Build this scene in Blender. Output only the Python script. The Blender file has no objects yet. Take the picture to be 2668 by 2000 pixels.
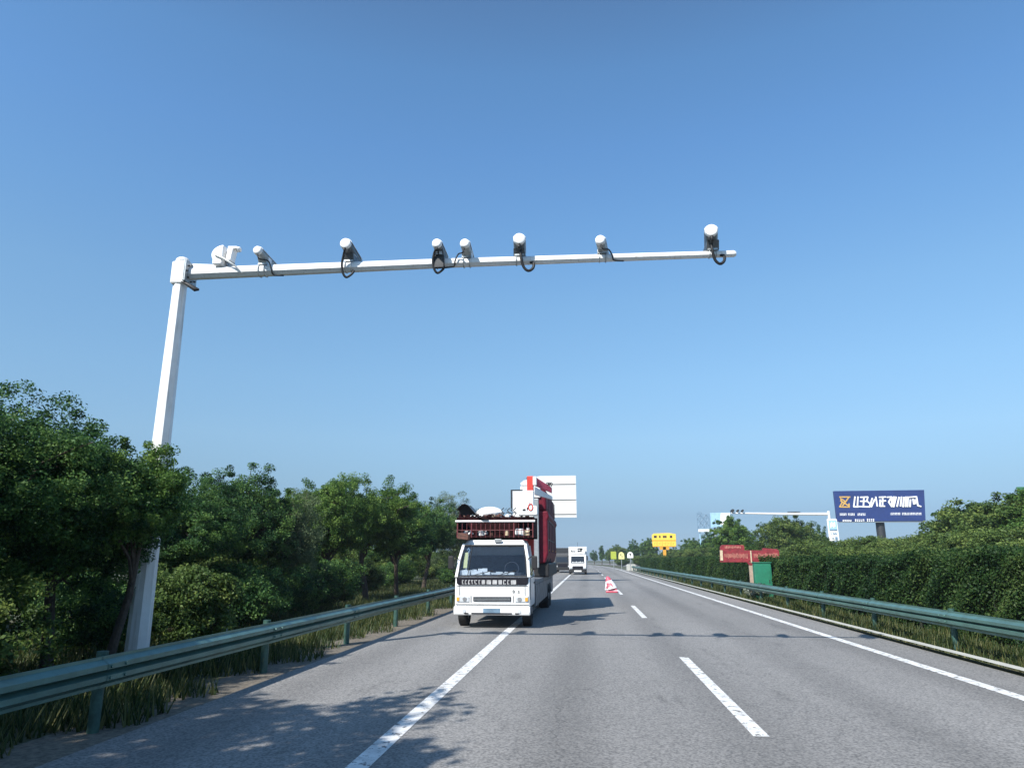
import bpy, bmesh, math, random
import numpy as np
from mathutils import Vector, Matrix

SC = bpy.context.scene
COL = SC.collection
R = math.radians
random.seed(7)

# ---------------------------------------------------------------- camera
CAM_H = 1.74
FPX, W, H = 1853.0, 2668.0, 2000.0        # focal length in photo pixels
PITCH, YAW = R(13.85), R(5.86)
cam_d = bpy.data.cameras.new('camera')
cam = bpy.data.objects.new('camera', cam_d); COL.objects.link(cam)
cam.location = (0, 0, CAM_H)
cam.rotation_euler = (math.pi/2 + PITCH, 0, YAW)
cam_d.sensor_fit = 'HORIZONTAL'; cam_d.sensor_width = 36.0
cam_d.lens = 36.0*FPX/W
cam_d.clip_start = 0.05; cam_d.clip_end = 6000
SC.camera = cam

# ---------------------------------------------------------------- sky, sun, exposure
SUN_EL, SUN_AZ = R(43), R(213)            # azimuth clockwise from +Y: behind the camera, to the left
S = Vector((math.sin(SUN_AZ)*math.cos(SUN_EL), math.cos(SUN_AZ)*math.cos(SUN_EL), math.sin(SUN_EL)))
wd = bpy.data.worlds.new('World'); SC.world = wd; wd.use_nodes = True
nt = wd.node_tree
sky = nt.nodes.new('ShaderNodeTexSky'); sky.sky_type = 'NISHITA'; sky.sun_disc = False
sky.sun_elevation = SUN_EL; sky.sun_rotation = SUN_AZ
sky.air_density = 1.0; sky.dust_density = 0.6; sky.ozone_density = 1.6; sky.altitude = 0
bg = nt.nodes['Background']; bg.inputs['Strength'].default_value = 0.13
# clear-day tint of the sky by height above the horizon
SKY_MUL = [(0.000,0.220,0.333,0.579),(0.014,0.220,0.333,0.579),(0.055,0.234,0.310,0.461),(0.102,0.342,0.419,0.506),(0.160,0.474,0.563,0.611),(0.239,0.554,0.682,0.716),(0.342,0.610,0.783,0.820),(0.439,0.600,0.830,0.922),(0.527,0.586,0.844,0.980),(0.605,0.578,0.841,0.960),(0.666,0.548,0.747,0.846)]
tcw = nt.nodes.new('ShaderNodeTexCoord'); sx = nt.nodes.new('ShaderNodeSeparateXYZ'); nt.links.new(tcw.outputs['Generated'], sx.inputs[0])
rpw = nt.nodes.new('ShaderNodeValToRGB'); el = rpw.color_ramp.elements
for i, (z, r_, g_, b_) in enumerate(SKY_MUL):
    e_ = el[i] if i < 2 else el.new(z)
    e_.position = z; e_.color = (r_, g_, b_, 1)
nt.links.new(sx.outputs['Z'], rpw.inputs['Fac'])
mw = nt.nodes.new('ShaderNodeMixRGB'); mw.blend_type = 'MULTIPLY'; mw.inputs[0].default_value = 1
nt.links.new(sky.outputs[0], mw.inputs[1]); nt.links.new(rpw.outputs[0], mw.inputs[2])
nt.links.new(mw.outputs[0], bg.inputs['Color'])
sl = bpy.data.lights.new('sun', 'SUN'); sl.energy = 4.2; sl.angle = R(0.53); sl.color = (1, .955, .89)
so = bpy.data.objects.new('sun', sl); COL.objects.link(so)
so.rotation_euler = (-S).to_track_quat('-Z', 'Y').to_euler()
SC.view_settings.view_transform = 'Standard'; SC.view_settings.look = 'None'
SC.view_settings.exposure = 0.8; SC.view_settings.gamma = 1.0

# ---------------------------------------------------------------- helpers
_cp, _sp, _cy, _sy = math.cos(PITCH), math.sin(PITCH), math.cos(YAW), math.sin(YAW)
def ray(px, py):
    u, v = px - W/2, H/2 - py
    fwd, z = FPX*_cp - v*_sp, FPX*_sp + v*_cp
    return Vector((-fwd*_sy + u*_cy, fwd*_cy + u*_sy, z))
def at(px, py, Y):
    "the point seen at a photo pixel, at distance Y down the road"
    d = ray(px, py); t = Y/d.y
    return Vector((d.x*t, Y, CAM_H + d.z*t))
def curve_x(Y): return -(Y-120)**2/2880.0 if Y > 120 else 0.0

def tag(o, label=None, cat=None, group=None, kind=None):
    if label: o['label'] = label
    if cat: o['category'] = cat
    if group: o['group'] = group
    if kind: o['kind'] = kind
    return o
def empty(name, loc, rz=0.0, label=None, cat=None, group=None):
    o = bpy.data.objects.new(name, None); COL.objects.link(o)
    o.location = loc; o.rotation_euler = (0, 0, rz); o.empty_display_size = .2
    return tag(o, label, cat, group)
def copy_tree(o, parent=None):
    c = o.copy(); COL.objects.link(c)
    if parent: c.parent = parent
    for ch in list(o.children): copy_tree(ch, c)
    return c

class MB:
    "collects shapes; build() links them as one mesh object"
    def __init__(s): s.v = []; s.f = []
    def add(s, vs, fs):
        n = len(s.v); s.v += [tuple(v) for v in vs]; s.f += [tuple(i+n for i in f) for f in fs]; return s
    def box(s, c, d, rot=None, taper=1.0, taper_y=None):
        x, y, z = d[0]/2, d[1]/2, d[2]/2; ty = taper if taper_y is None else taper_y
        vs = [Vector((-x,-y,-z)),Vector((x,-y,-z)),Vector((x,y,-z)),Vector((-x,y,-z)),
              Vector((-x*taper,-y*ty,z)),Vector((x*taper,-y*ty,z)),Vector((x*taper,y*ty,z)),Vector((-x*taper,y*ty,z))]
        if rot is not None: vs = [rot @ v for v in vs]
        c = Vector(c); vs = [v + c for v in vs]
        return s.add(vs, [(0,3,2,1),(4,5,6,7),(0,1,5,4),(1,2,6,5),(2,3,7,6),(3,0,4,7)])
    def tube(s, pts, rad, seg=8, phase=0.0, caps=True):
        pts = [Vector(p) for p in pts]
        if not hasattr(rad, '__len__'): rad = [rad]*len(pts)
        vs, fs = [], []; prev = None
        for i, p in enumerate(pts):
            d = (pts[min(i+1, len(pts)-1)] - pts[max(i-1, 0)]).normalized()
            if prev is None:
                a = Vector((0,0,1)) if abs(d.z) < .9 else Vector((1,0,0))
                u = d.cross(a).normalized()
            else: u = (prev - d*prev.dot(d)).normalized()
            prev = u; w = d.cross(u)
            for k in range(seg):
                t = 2*math.pi*k/seg + phase
                vs.append(p + (u*math.cos(t) + w*math.sin(t))*rad[i])
        for i in range(len(pts)-1):
            for k in range(seg):
                a, b = i*seg+k, i*seg+(k+1) % seg
                fs.append((a, b, b+seg, a+seg))
        if caps:
            fs.append(tuple(range(seg-1, -1, -1))); n = (len(pts)-1)*seg
            fs.append(tuple(n+k for k in range(seg)))
        return s.add(vs, fs)
    def prism(s, poly, frm, to, axis='y'):
        "a closed 2-D outline pushed from frm to to along an axis"
        def P(a, b, t): return {'y': (a, t, b), 'x': (t, a, b), 'z': (a, b, t)}[axis]
        n = len(poly); vs = [P(a, b, frm) for a, b in poly] + [P(a, b, to) for a, b in poly]
        fs = [tuple(range(n)), tuple(range(2*n-1, n-1, -1))]
        for i in range(n):
            j = (i+1) % n; fs.append((i, i+n, j+n, j))
        return s.add(vs, fs)
    def disc(s, c, r, nrm, th=.01, seg=20):
        c = Vector(c); n = Vector(nrm).normalized()
        return s.tube([c - n*th/2, c + n*th/2], r, seg)
    def ellipsoid(s, c, r, seg=14, rings=8, rot=None, jit=0.0):
        vs, fs = [], []; c = Vector(c)
        for i in range(rings+1):
            th = math.pi*i/rings
            for k in range(seg):
                ph = 2*math.pi*k/seg
                q = 1 + jit*(random.random()-.5)
                v = Vector((r[0]*math.sin(th)*math.cos(ph)*q, r[1]*math.sin(th)*math.sin(ph)*q, r[2]*math.cos(th)*q))
                if rot is not None: v = rot @ v
                vs.append(v + c)
        for i in range(rings):
            for k in range(seg):
                a, b = i*seg+k, i*seg+(k+1) % seg
                fs.append((a, a+seg, b+seg, b))
        return s.add(vs, fs)
    def build(s, name, m, parent=None, bevel=0.0, smooth=False, seg=2):
        me = bpy.data.meshes.new(name); me.from_pydata(s.v, [], s.f); me.update()
        bm = bmesh.new(); bm.from_mesh(me)
        bmesh.ops.remove_doubles(bm, verts=bm.verts, dist=1e-5)
        bmesh.ops.recalc_face_normals(bm, faces=bm.faces); bm.to_mesh(me); bm.free()
        o = bpy.data.objects.new(name, me); COL.objects.link(o)
        if m: me.materials.append(m)
        if parent: o.parent = parent
        if smooth:
            me.polygons.foreach_set('use_smooth', [True]*len(me.polygons))
            try: me.set_sharp_from_angle(angle=R(40))
            except Exception: pass
        if bevel:
            b = o.modifiers.new('bevel', 'BEVEL'); b.width = bevel; b.segments = seg
            b.limit_method = 'ANGLE'; b.angle_limit = R(35)
        return o
def Rz(a): return Matrix.Rotation(a, 3, 'Z')
def Rx(a): return Matrix.Rotation(a, 3, 'X')
def Ry(a): return Matrix.Rotation(a, 3, 'Y')

# ---------------------------------------------------------------- materials
def mat(name, col, rough=.5, metal=0.0, var=.12, scale=6.0, bump=0.0, bscale=40.0, spec=.5, col2=None, coat=0.0):
    m = bpy.data.materials.new(name); m.use_nodes = True
    n, l = m.node_tree.nodes, m.node_tree.links; b = n['Principled BSDF']
    tc = n.new('ShaderNodeTexCoord')
    nz = n.new('ShaderNodeTexNoise'); nz.inputs['Scale'].default_value = scale; nz.inputs['Detail'].default_value = 6
    nz.inputs['Roughness'].default_value = .65
    l.new(tc.outputs['Object'], nz.inputs['Vector'])
    rp = n.new('ShaderNodeValToRGB')
    c2 = col2 if col2 else tuple(c*(1-var*2) for c in col)
    rp.color_ramp.elements[0].position = .3; rp.color_ramp.elements[0].color = (*c2, 1)
    rp.color_ramp.elements[1].position = .62; rp.color_ramp.elements[1].color = (*col, 1)
    l.new(nz.outputs['Fac'], rp.inputs['Fac']); l.new(rp.outputs['Color'], b.inputs['Base Color'])
    rr = n.new('ShaderNodeMapRange'); rr.inputs['To Min'].default_value = min(1, rough*1.25); rr.inputs['To Max'].default_value = rough*.8
    l.new(nz.outputs['Fac'], rr.inputs['Value']); l.new(rr.outputs['Result'], b.inputs['Roughness'])
    b.inputs['Metallic'].default_value = metal; b.inputs['Specular IOR Level'].default_value = spec
    b.inputs['Coat Weight'].default_value = coat
    if bump:
        n2 = n.new('ShaderNodeTexNoise'); n2.inputs['Scale'].default_value = bscale; n2.inputs['Detail'].default_value = 5
        l.new(tc.outputs['Object'], n2.inputs['Vector'])
        bp = n.new('ShaderNodeBump'); bp.inputs['Strength'].default_value = bump; bp.inputs['Distance'].default_value = .02
        l.new(n2.outputs['Fac'], bp.inputs['Height']); l.new(bp.outputs['Normal'], b.inputs['Normal'])
    return m

def leaf_mat(name, dark, mid, light, rough=.55, trans=.34):
    m = bpy.data.materials.new(name); m.use_nodes = True
    n, l = m.node_tree.nodes, m.node_tree.links; b = n['Principled BSDF']
    a = n.new('ShaderNodeAttribute'); a.attribute_name = 'tone'
    rp = n.new('ShaderNodeValToRGB'); e = rp.color_ramp.elements
    e[0].position = .1; e[0].color = (*dark, 1); e[1].position = .95; e[1].color = (*light, 1)
    k = e.new(.5); k.color = (*mid, 1)
    l.new(a.outputs['Fac'], rp.inputs['Fac']); l.new(rp.outputs['Color'], b.inputs['Base Color'])
    b.inputs['Roughness'].default_value = rough; b.inputs['Specular IOR Level'].default_value = .22
    t = n.new('ShaderNodeBsdfTranslucent'); l.new(rp.outputs['Color'], t.inputs['Color'])
    mx = n.new('ShaderNodeMixShader'); mx.inputs[0].default_value = trans
    l.new(b.outputs[0], mx.inputs[1]); l.new(t.outputs[0], mx.inputs[2])
    l.new(mx.outputs[0], n['Material Output'].inputs['Surface'])
    return m

M = {}
M['white_pole'] = mat('white_pole', (.80,.80,.79), .38, var=.05, scale=3, col2=(.68,.68,.66))
def streaky(m, col, amt):
    n, l = m.node_tree.nodes, m.node_tree.links; b = n['Principled BSDF']; src = b.inputs['Base Color'].links[0].from_socket
    tc = n.new('ShaderNodeTexCoord'); mp = n.new('ShaderNodeMapping'); mp.inputs['Scale'].default_value = (14,14,.9)
    nz = n.new('ShaderNodeTexNoise'); nz.inputs['Scale'].default_value = 1.6; nz.inputs['Detail'].default_value = 6
    l.new(tc.outputs['Object'], mp.inputs['Vector']); l.new(mp.outputs[0], nz.inputs['Vector'])
    rp = n.new('ShaderNodeValToRGB'); rp.color_ramp.elements[0].position = .56; rp.color_ramp.elements[0].color = (0,0,0,1); rp.color_ramp.elements[1].position = .78; rp.color_ramp.elements[1].color = (amt,amt,amt,1)
    l.new(nz.outputs['Fac'], rp.inputs['Fac']); mx = n.new('ShaderNodeMixRGB'); mx.inputs[2].default_value = (*col,1)
    l.new(rp.outputs[0], mx.inputs[0]); l.new(src, mx.inputs[1]); l.new(mx.outputs[0], b.inputs['Base Color'])
streaky(M['white_pole'], (.34,.27,.19), .55)
M['white_paint'] = mat('white_paint', (.82,.82,.81), .30, var=.04, scale=4, col2=(.72,.72,.70), coat=.25)
M['white_sign'] = mat('white_sign', (.60,.60,.585), .5, var=.05, scale=1.2)
streaky(M['white_paint'], (.36,.33,.28), .30)
M['white_plastic'] = mat('white_plastic', (.84,.84,.83), .35, var=.03, scale=8)
M['grey_metal'] = mat('grey_metal', (.32,.34,.35), .45, .4, var=.2, scale=9)
M['housing'] = mat('housing', (.13,.145,.155), .42, .3, var=.3, scale=9)
M['housing_pale'] = mat('housing_pale', (.36,.39,.40), .45, .2, var=.2, scale=9)
M['galv'] = mat('galv', (.42,.45,.46), .42, .6, var=.15, scale=12)
M['dark_metal'] = mat('dark_metal', (.045,.047,.05), .5, .3, var=.25, scale=10)
M['fender_dark'] = mat('fender_dark', (.022,.014,.014), .4, .2, var=.3, scale=8)
M['black_rubber'] = mat('black_rubber', (.012,.012,.013), .6, var=.2, scale=20)
M['tyre'] = mat('tyre', (.018,.018,.018), .8, var=.3, scale=15, bump=.3)
M['black_gloss'] = mat('black_gloss', (.015,.014,.019), .18, var=.1, scale=5)
M['maroon'] = mat('maroon', (.15,.008,.022), .6, var=.22, scale=5, spec=.25)
M['maroon_rust_shaded'] = mat('maroon_rust_shaded', (.024,.006,.007), .85, var=.3, scale=11, bump=.4, col2=(.010,.004,.004), spec=.1)  # darkened to near black so the sunlit rack wall reads as shaded
M['rack_bar'] = mat('rack_bar', (.16,.035,.04), .6, var=.25, scale=9)
M['rust'] = mat('rust', (.13,.055,.04), .85, var=.3, scale=14, bump=.5, col2=(.05,.03,.022))
M['red_paint'] = mat('red_paint', (.55,.05,.035), .4, var=.12, scale=7)
M['pink_red'] = mat('pink_red', (.62,.09,.14), .5, var=.15, scale=12)
M['board_red'] = mat('board_red', (.27,.028,.036), .55, var=.25, scale=6)
M['cream'] = mat('cream', (.62,.50,.34), .6, var=.2, scale=14)
M['green_box'] = mat('green_box', (.02,.19,.11), .5, var=.15, scale=4)
M['tan'] = mat('tan', (.42,.32,.24), .7, var=.15, scale=9)
M['rail_green'] = mat('rail_green', (.105,.215,.19), .36, .35, var=.2, scale=2.2, col2=(.075,.14,.12))
M['rail_post'] = mat('rail_post', (.05,.12,.10), .5, .2, var=.25, scale=8)
M['concrete'] = mat('concrete', (.46,.46,.42), .85, var=.15, scale=5, bump=.3)
M['navy'] = mat('navy', (.022,.044,.165), .45, var=.12, scale=.6)
M['yellow'] = mat('yellow', (.86,.56,.07), .5, var=.05, scale=3)
M['orange'] = mat('orange', (.70,.34,.03), .5, var=.12, scale=4)
M['gold'] = mat('gold', (.62,.38,.10), .5, var=.15, scale=4)
M['pale_yellow'] = mat('pale_yellow', (.66,.62,.26), .5, var=.06, scale=5)
M['lime'] = mat('lime', (.36,.42,.05), .5, var=.08, scale=5)
M['sign_green'] = mat('sign_green', (.05,.17,.08), .5, var=.12, scale=4)
M['pale_blue'] = mat('pale_blue', (.34,.55,.70), .5, var=.12, scale=2)
M['mid_blue'] = mat('mid_blue', (.16,.26,.36), .5, var=.2, scale=3)
M['letter_white'] = mat('letter_white', (.84,.84,.82), .5, var=.04, scale=6)
M['letter_grey'] = mat('letter_grey', (.50,.50,.50), .55, var=.3, scale=14)
M['letter_black'] = mat('letter_black', (.02,.02,.022), .5, var=.2, scale=9)
M['bark'] = mat('bark', (.075,.055,.04), .9, var=.3, scale=12, bump=.7, bscale=30)
M['bark_pale'] = mat('bark_pale', (.34,.30,.23), .85, var=.25, scale=14, bump=.5, bscale=30)
M['lamp_glass'] = mat('lamp_glass', (.55,.58,.6), .12, var=.1, scale=20)
M['rim'] = mat('rim', (.38,.38,.38), .4, .6, var=.15, scale=12)
M['seat'] = mat('seat', (.04,.042,.05), .8, var=.2, scale=10)
M['skirt'] = mat('skirt', (.17,.19,.21), .5, .2, var=.3, scale=3, col2=(.06,.065,.07))

def glass_mat(name, tint, refl):
    m = bpy.data.materials.new(name); m.use_nodes = True
    n, l = m.node_tree.nodes, m.node_tree.links; n.remove(n['Principled BSDF'])
    t = n.new('ShaderNodeBsdfTransparent'); t.inputs['Color'].default_value = (*tint, 1)
    g = n.new('ShaderNodeBsdfGlossy'); g.inputs['Roughness'].default_value = .04; g.inputs['Color'].default_value = (.9,.93,1,1)
    fr = n.new('ShaderNodeFresnel'); fr.inputs['IOR'].default_value = refl
    mx = n.new('ShaderNodeMixShader')
    l.new(fr.outputs[0], mx.inputs[0]); l.new(t.outputs[0], mx.inputs[1]); l.new(g.outputs[0], mx.inputs[2])
    l.new(mx.outputs[0], n['Material Output'].inputs['Surface'])
    return m
M['glass'] = glass_mat('glass', (.80,.84,.88), 1.45)
M['glass_dark'] = mat('glass_dark', (.02,.024,.03), .08, var=.1, scale=3)

L = {}
L['deep'] = leaf_mat('leaf_deep', (.018,.055,.019), (.050,.125,.034), (.14,.24,.055))
L['mid'] = leaf_mat('leaf_mid', (.032,.085,.018), (.088,.172,.032), (.19,.29,.06))
L['olive'] = leaf_mat('leaf_olive', (.042,.080,.020), (.092,.150,.034), (.18,.235,.06))
L['pale'] = leaf_mat('leaf_pale', (.055,.09,.045), (.11,.16,.075), (.20,.25,.12))
L['hedge'] = leaf_mat('leaf_hedge', (.013,.038,.011), (.030,.072,.017), (.085,.130,.034))
L['grass'] = leaf_mat('leaf_grass', (.02,.04,.012), (.05,.08,.022), (.14,.14,.05))
L['flower'] = leaf_mat('leaf_flower', (.03,.06,.03), (.09,.13,.07), (.62,.66,.58))

def road_mat():
    m = bpy.data.materials.new('road_surface'); m.use_nodes = True
    n, l = m.node_tree.nodes, m.node_tree.links; b = n['Principled BSDF']
    tc = n.new('ShaderNodeTexCoord')
    big = n.new('ShaderNodeTexNoise'); big.inputs['Scale'].default_value = .35; big.inputs['Detail'].default_value = 8
    mp = n.new('ShaderNodeMapping'); mp.inputs['Scale'].default_value = (1, .12, 1)
    l.new(tc.outputs['Object'], mp.inputs['Vector']); l.new(mp.outputs[0], big.inputs['Vector'])
    fine = n.new('ShaderNodeTexNoise'); fine.inputs['Scale'].default_value = 42; fine.inputs['Detail'].default_value = 3
    l.new(tc.outputs['Object'], fine.inputs['Vector'])
    r1 = n.new('ShaderNodeValToRGB'); e = r1.color_ramp.elements
    e[0].position = .32; e[0].color = (.180,.176,.168,1); e[1].position = .68; e[1].color = (.245,.239,.228,1)
    l.new(big.outputs['Fac'], r1.inputs['Fac'])
    r2 = n.new('ShaderNodeValToRGB'); e = r2.color_ramp.elements
    e[0].position = .33; e[0].color = (.50,.50,.51,1); e[1].position = .62; e[1].color = (1.22,1.21,1.20,1)
    l.new(fine.outputs['Fac'], r2.inputs['Fac'])
    mu = n.new('ShaderNodeMixRGB'); mu.blend_type = 'MULTIPLY'; mu.inputs[0].default_value = 1
    l.new(r1.outputs[0], mu.inputs[1]); l.new(r2.outputs[0], mu.inputs[2])
    vo = n.new('ShaderNodeTexVoronoi'); vo.feature = 'DISTANCE_TO_EDGE'; vo.inputs['Scale'].default_value = .28
    wn = n.new('ShaderNodeTexNoise'); wn.inputs['Scale'].default_value = 1.4; wn.inputs['Detail'].default_value = 5
    l.new(tc.outputs['Object'], wn.inputs['Vector'])
    ad = n.new('ShaderNodeVectorMath'); ad.operation = 'ADD'
    l.new(tc.outputs['Object'], ad.inputs[0]); l.new(wn.outputs['Color'], ad.inputs[1]); l.new(ad.outputs[0], vo.inputs['Vector'])
    cr = n.new('ShaderNodeMapRange'); cr.inputs['From Max'].default_value = .004; cr.inputs['To Min'].default_value = .66
    l.new(vo.outputs['Distance'], cr.inputs['Value'])
    m2 = n.new('ShaderNodeMixRGB'); m2.blend_type = 'MULTIPLY'; m2.inputs[0].default_value = 1
    l.new(mu.outputs[0], m2.inputs[1]); l.new(cr.outputs[0], m2.inputs[2])
    # tyre-polished tracks in each lane, and oil drips between them
    sp = n.new('ShaderNodeSeparateXYZ'); l.new(tc.outputs['Object'], sp.inputs[0])
    wv = n.new('ShaderNodeMath'); wv.operation = 'MULTIPLY_ADD'; wv.inputs[1].default_value = 2*math.pi/1.86; wv.inputs[2].default_value = .9
    cs = n.new('ShaderNodeMath'); cs.operation = 'COSINE'; l.new(sp.outputs['X'], wv.inputs[0]); l.new(wv.outputs[0], cs.inputs[0])
    tk = n.new('ShaderNodeMapRange'); tk.inputs['From Min'].default_value = -.2; tk.inputs['To Min'].default_value = 1.0; tk.inputs['To Max'].default_value = .82
    l.new(cs.outputs[0], tk.inputs['Value'])
    st = n.new('ShaderNodeTexNoise'); st.inputs['Scale'].default_value = .9; st.inputs['Detail'].default_value = 7; st.inputs['Roughness'].default_value = .7
    m3p = n.new('ShaderNodeMapping'); m3p.inputs['Scale'].default_value = (1.6,.35,1); l.new(tc.outputs['Object'], m3p.inputs['Vector']); l.new(m3p.outputs[0], st.inputs['Vector'])
    sr = n.new('ShaderNodeMapRange'); sr.inputs['From Min'].default_value = .58; sr.inputs['From Max'].default_value = .72; sr.inputs['To Min'].default_value = 1.0; sr.inputs['To Max'].default_value = .62
    l.new(st.outputs['Fac'], sr.inputs['Value'])
    pm = n.new('ShaderNodeMath'); pm.operation = 'MULTIPLY'; l.new(tk.outputs[0], pm.inputs[0]); l.new(sr.outputs[0], pm.inputs[1])
    m4 = n.new('ShaderNodeMixRGB'); m4.blend_type = 'MULTIPLY'; m4.inputs[0].default_value = 1
    l.new(m2.outputs[0], m4.inputs[1]); l.new(pm.outputs[0], m4.inputs[2]); m2 = m4
    l.new(m2.outputs[0], b.inputs['Base Color']); b.inputs['Roughness'].default_value = .82
    bp = n.new('ShaderNodeBump'); bp.inputs['Strength'].default_value = .35; bp.inputs['Distance'].default_value = .01
    l.new(fine.outputs['Fac'], bp.inputs['Height']); l.new(bp.outputs[0], b.inputs['Normal'])
    return m
M['road'] = road_mat()
M['marking'] = mat('marking', (.72,.72,.70), .7, var=.1, scale=5, col2=(.42,.42,.41))
def wear(m):
    n, l = m.node_tree.nodes, m.node_tree.links; b = n['Principled BSDF']
    tc = n.new('ShaderNodeTexCoord'); nz = n.new('ShaderNodeTexNoise'); nz.inputs['Scale'].default_value = 9; nz.inputs['Detail'].default_value = 8; nz.inputs['Roughness'].default_value = .75
    l.new(tc.outputs['Object'], nz.inputs['Vector'])
    mr = n.new('ShaderNodeMapRange'); mr.inputs['From Min'].default_value = .56; mr.inputs['From Max'].default_value = .60
    l.new(nz.outputs['Fac'], mr.inputs['Value'])
    t = n.new('ShaderNodeBsdfTransparent'); mx = n.new('ShaderNodeMixShader')
    l.new(mr.outputs[0], mx.inputs[0]); l.new(b.outputs[0], mx.inputs[1]); l.new(t.outputs[0], mx.inputs[2]); l.new(mx.outputs[0], n['Material Output'].inputs['Surface'])
wear(M['marking'])
M['gravel'] = mat('gravel', (.19,.165,.13), .95, var=.3, scale=14, bump=.8, bscale=60, col2=(.07,.06,.045))
M['soil'] = mat('soil', (.055,.07,.028), .95, var=.3, scale=.7, bump=.6, bscale=4, col2=(.075,.062,.035))

# ================================================================= SETTING
g = MB()
g.add([(-900,-120,0),(900,-120,0),(900,1500,0),(-900,1500,0)], [(0,1,2,3)])
tag(g.build('ground', M['soil']), kind='structure')

def strip(name, x0, x1, z, m, y0=-80, y1=900, step=10, parent=None):
    b = MB(); ys = []
    y = y0
    while y < y1: ys.append(y); y += step
    ys.append(y1)
    for i in range(len(ys)-1):
        a, c = ys[i], ys[i+1]
        b.add([(x0+curve_x(a),a,z),(x1+curve_x(a),a,z),(x1+curve_x(c),c,z),(x0+curve_x(c),c,z)], [(0,1,2,3)])
    return b.build(name, m, parent)
tag(strip('road', -4.75, 6.55, .012, M['road']), kind='structure')
tag(strip('opposite_road', 11.6, 22.6, .012, M['road']), kind='structure')
mk = MB()
def mark(x0, x1, y0, y1, step=10):
    y = y0
    while y < y1 - 1e-6:
        c = min(y+step, y1)
        mk.add([(x0+curve_x(y),y,.017),(x1+curve_x(y),y,.017),(x1+curve_x(c),c,.017),(x0+curve_x(c),c,.017)], [(0,1,2,3)]); y = c
mark(-2.10, -1.90, -60, 700); mark(5.42, 5.62, -60, 700)
d0 = -52.0
while d0 < 500:
    mark(1.62, 1.78, d0, d0+6, 6); d0 += 15
tag(mk.build('road_markings', M['marking']), kind='structure')
tag(strip('gravel_strip', -5.5, -4.75, .008, M['gravel'], y1=300), kind='structure')
tag(strip('kerb', 6.55, 6.75, .10, M['concrete'], y0=-60, y1=118), kind='structure')

# ================================================================= GUARDRAILS
PROF = [(0,.0),(.0,.03),(.075,.075),(.075,.125),(.0,.155),(.075,.185),(.075,.235),(.0,.28),(.0,.31)]
def guardrail(name, x, side, y0, y1, label, post_step=4.0):
    root = empty(name, (x, y0, 0), 0, label, 'guardrail')
    b = MB(); prof = [(side*(-p[0]), .46+p[1]) for p in PROF]
    loop = prof + [(a+side*.012, z) for a, z in reversed(prof)]
    n = len(loop); ys = []; y = y0
    while y < y1: ys.append(y); y += 4.0
    ys.append(y1); vs = []; fs = []
    for y in ys:
        for a, z in loop: vs.append((a+curve_x(y), y-y0, z))
    for i in range(len(ys)-1):
        for k in range(n):
            q = (k+1) % n; fs.append((i*n+k, i*n+q, (i+1)*n+q, (i+1)*n+k))
    fs += [tuple(range(n)), tuple(len(vs)-n+k for k in range(n))]
    b.add(vs, fs); beam = b.build('beam', M['rail_green'], root)
    pm = MB().tube([(0,0,0),(0,0,.80)], .06, 10)
    bl = MB().box((0,0,0), (.09,.16,.2))
    p0 = pm.build('post', M['rail_post'], root, smooth=True)
    q0 = bl.build('spacer', M['rail_post'], p0)
    q0.location = (-side*.05, 0, .615)
    sv, sf = [], []; sp = [(side*(-p_[0])-side*.006, .46+p_[1]) for p_ in PROF]
    for yy in (-.17,.17):
        for a, z in sp: sv.append((a-side*.12, yy, z))
    kk = len(sp)
    for k in range(kk-1): sf.append((k,k+1,kk+k+1,kk+k))
    spm = MB().add(sv, sf)
    for yy in (-.12,.12):
        for zz in (.56,.67): spm.tube([(-side*.19,yy,zz),(-side*.215,yy,zz)], .018, 6)
    spm.build('splice_plate', M['rail_green'], p0)
    y = y0 + 1.5; first = True
    while y < y1 - .5:
        if first: p = p0
        else: p = copy_tree(p0, root)
        first = False
        p.location = (side*.12 + curve_x(y), y-y0, 0); y += post_step
    for i in range(1, len(ys)-1):
        pass
    return root
guardrail('guardrail', -5.0, -1, -30, 240, 'dark green steel guardrail along the shoulder in front of the left trees')
guardrail('guardrail', 7.0, 1, -30, 117, 'green steel guardrail running along the clipped median hedge')

# concrete block where the median rail begins
b = MB(); b.prism([(-.75,0),(.75,0),(.75,.55),(.55,1.0),(-.6,1.0),(-.75,.8)], -1.2, 1.4, 'y')
o = b.build('concrete_barrier', M['concrete'], bevel=.04); o.location = (7.0, 118.6, 0)
tag(o, 'pale concrete block at the far end of the median guardrail', 'barrier')

# ================================================================= FOLIAGE
def leaf_mesh(name, cen, nrm, size, tone, m, aspect=.55):
    "one mesh of many small leaf faces"
    n = len(cen); rng = np.random.default_rng(n)
    nrm = nrm/np.linalg.norm(nrm, axis=1, keepdims=True)
    a = rng.normal(size=(n,3)); u = np.cross(nrm, a); u /= np.linalg.norm(u, axis=1, keepdims=True)
    w = np.cross(nrm, u); s = size[:,None]
    fold = nrm*s*.12
    co = np.stack([cen-u*s*.5, cen-w*s*aspect*.5+fold, cen+u*s*.5, cen+w*s*aspect*.5+fold], 1).reshape(-1,3).astype(np.float32)
    me = bpy.data.meshes.new(name); me.vertices.add(n*4); me.vertices.foreach_set('co', co.ravel())
    me.loops.add(n*4); me.loops.foreach_set('vertex_index', np.arange(n*4, dtype=np.int32))
    me.polygons.add(n); me.polygons.foreach_set('loop_start', np.arange(0, n*4, 4, dtype=np.int32))
    at_ = me.attributes.new('tone', 'FLOAT', 'FACE'); at_.data.foreach_set('value', np.clip(tone,0,1).astype(np.float32))
    me.materials.append(m); me.update(calc_edges=True); me.validate()
    return me
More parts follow.
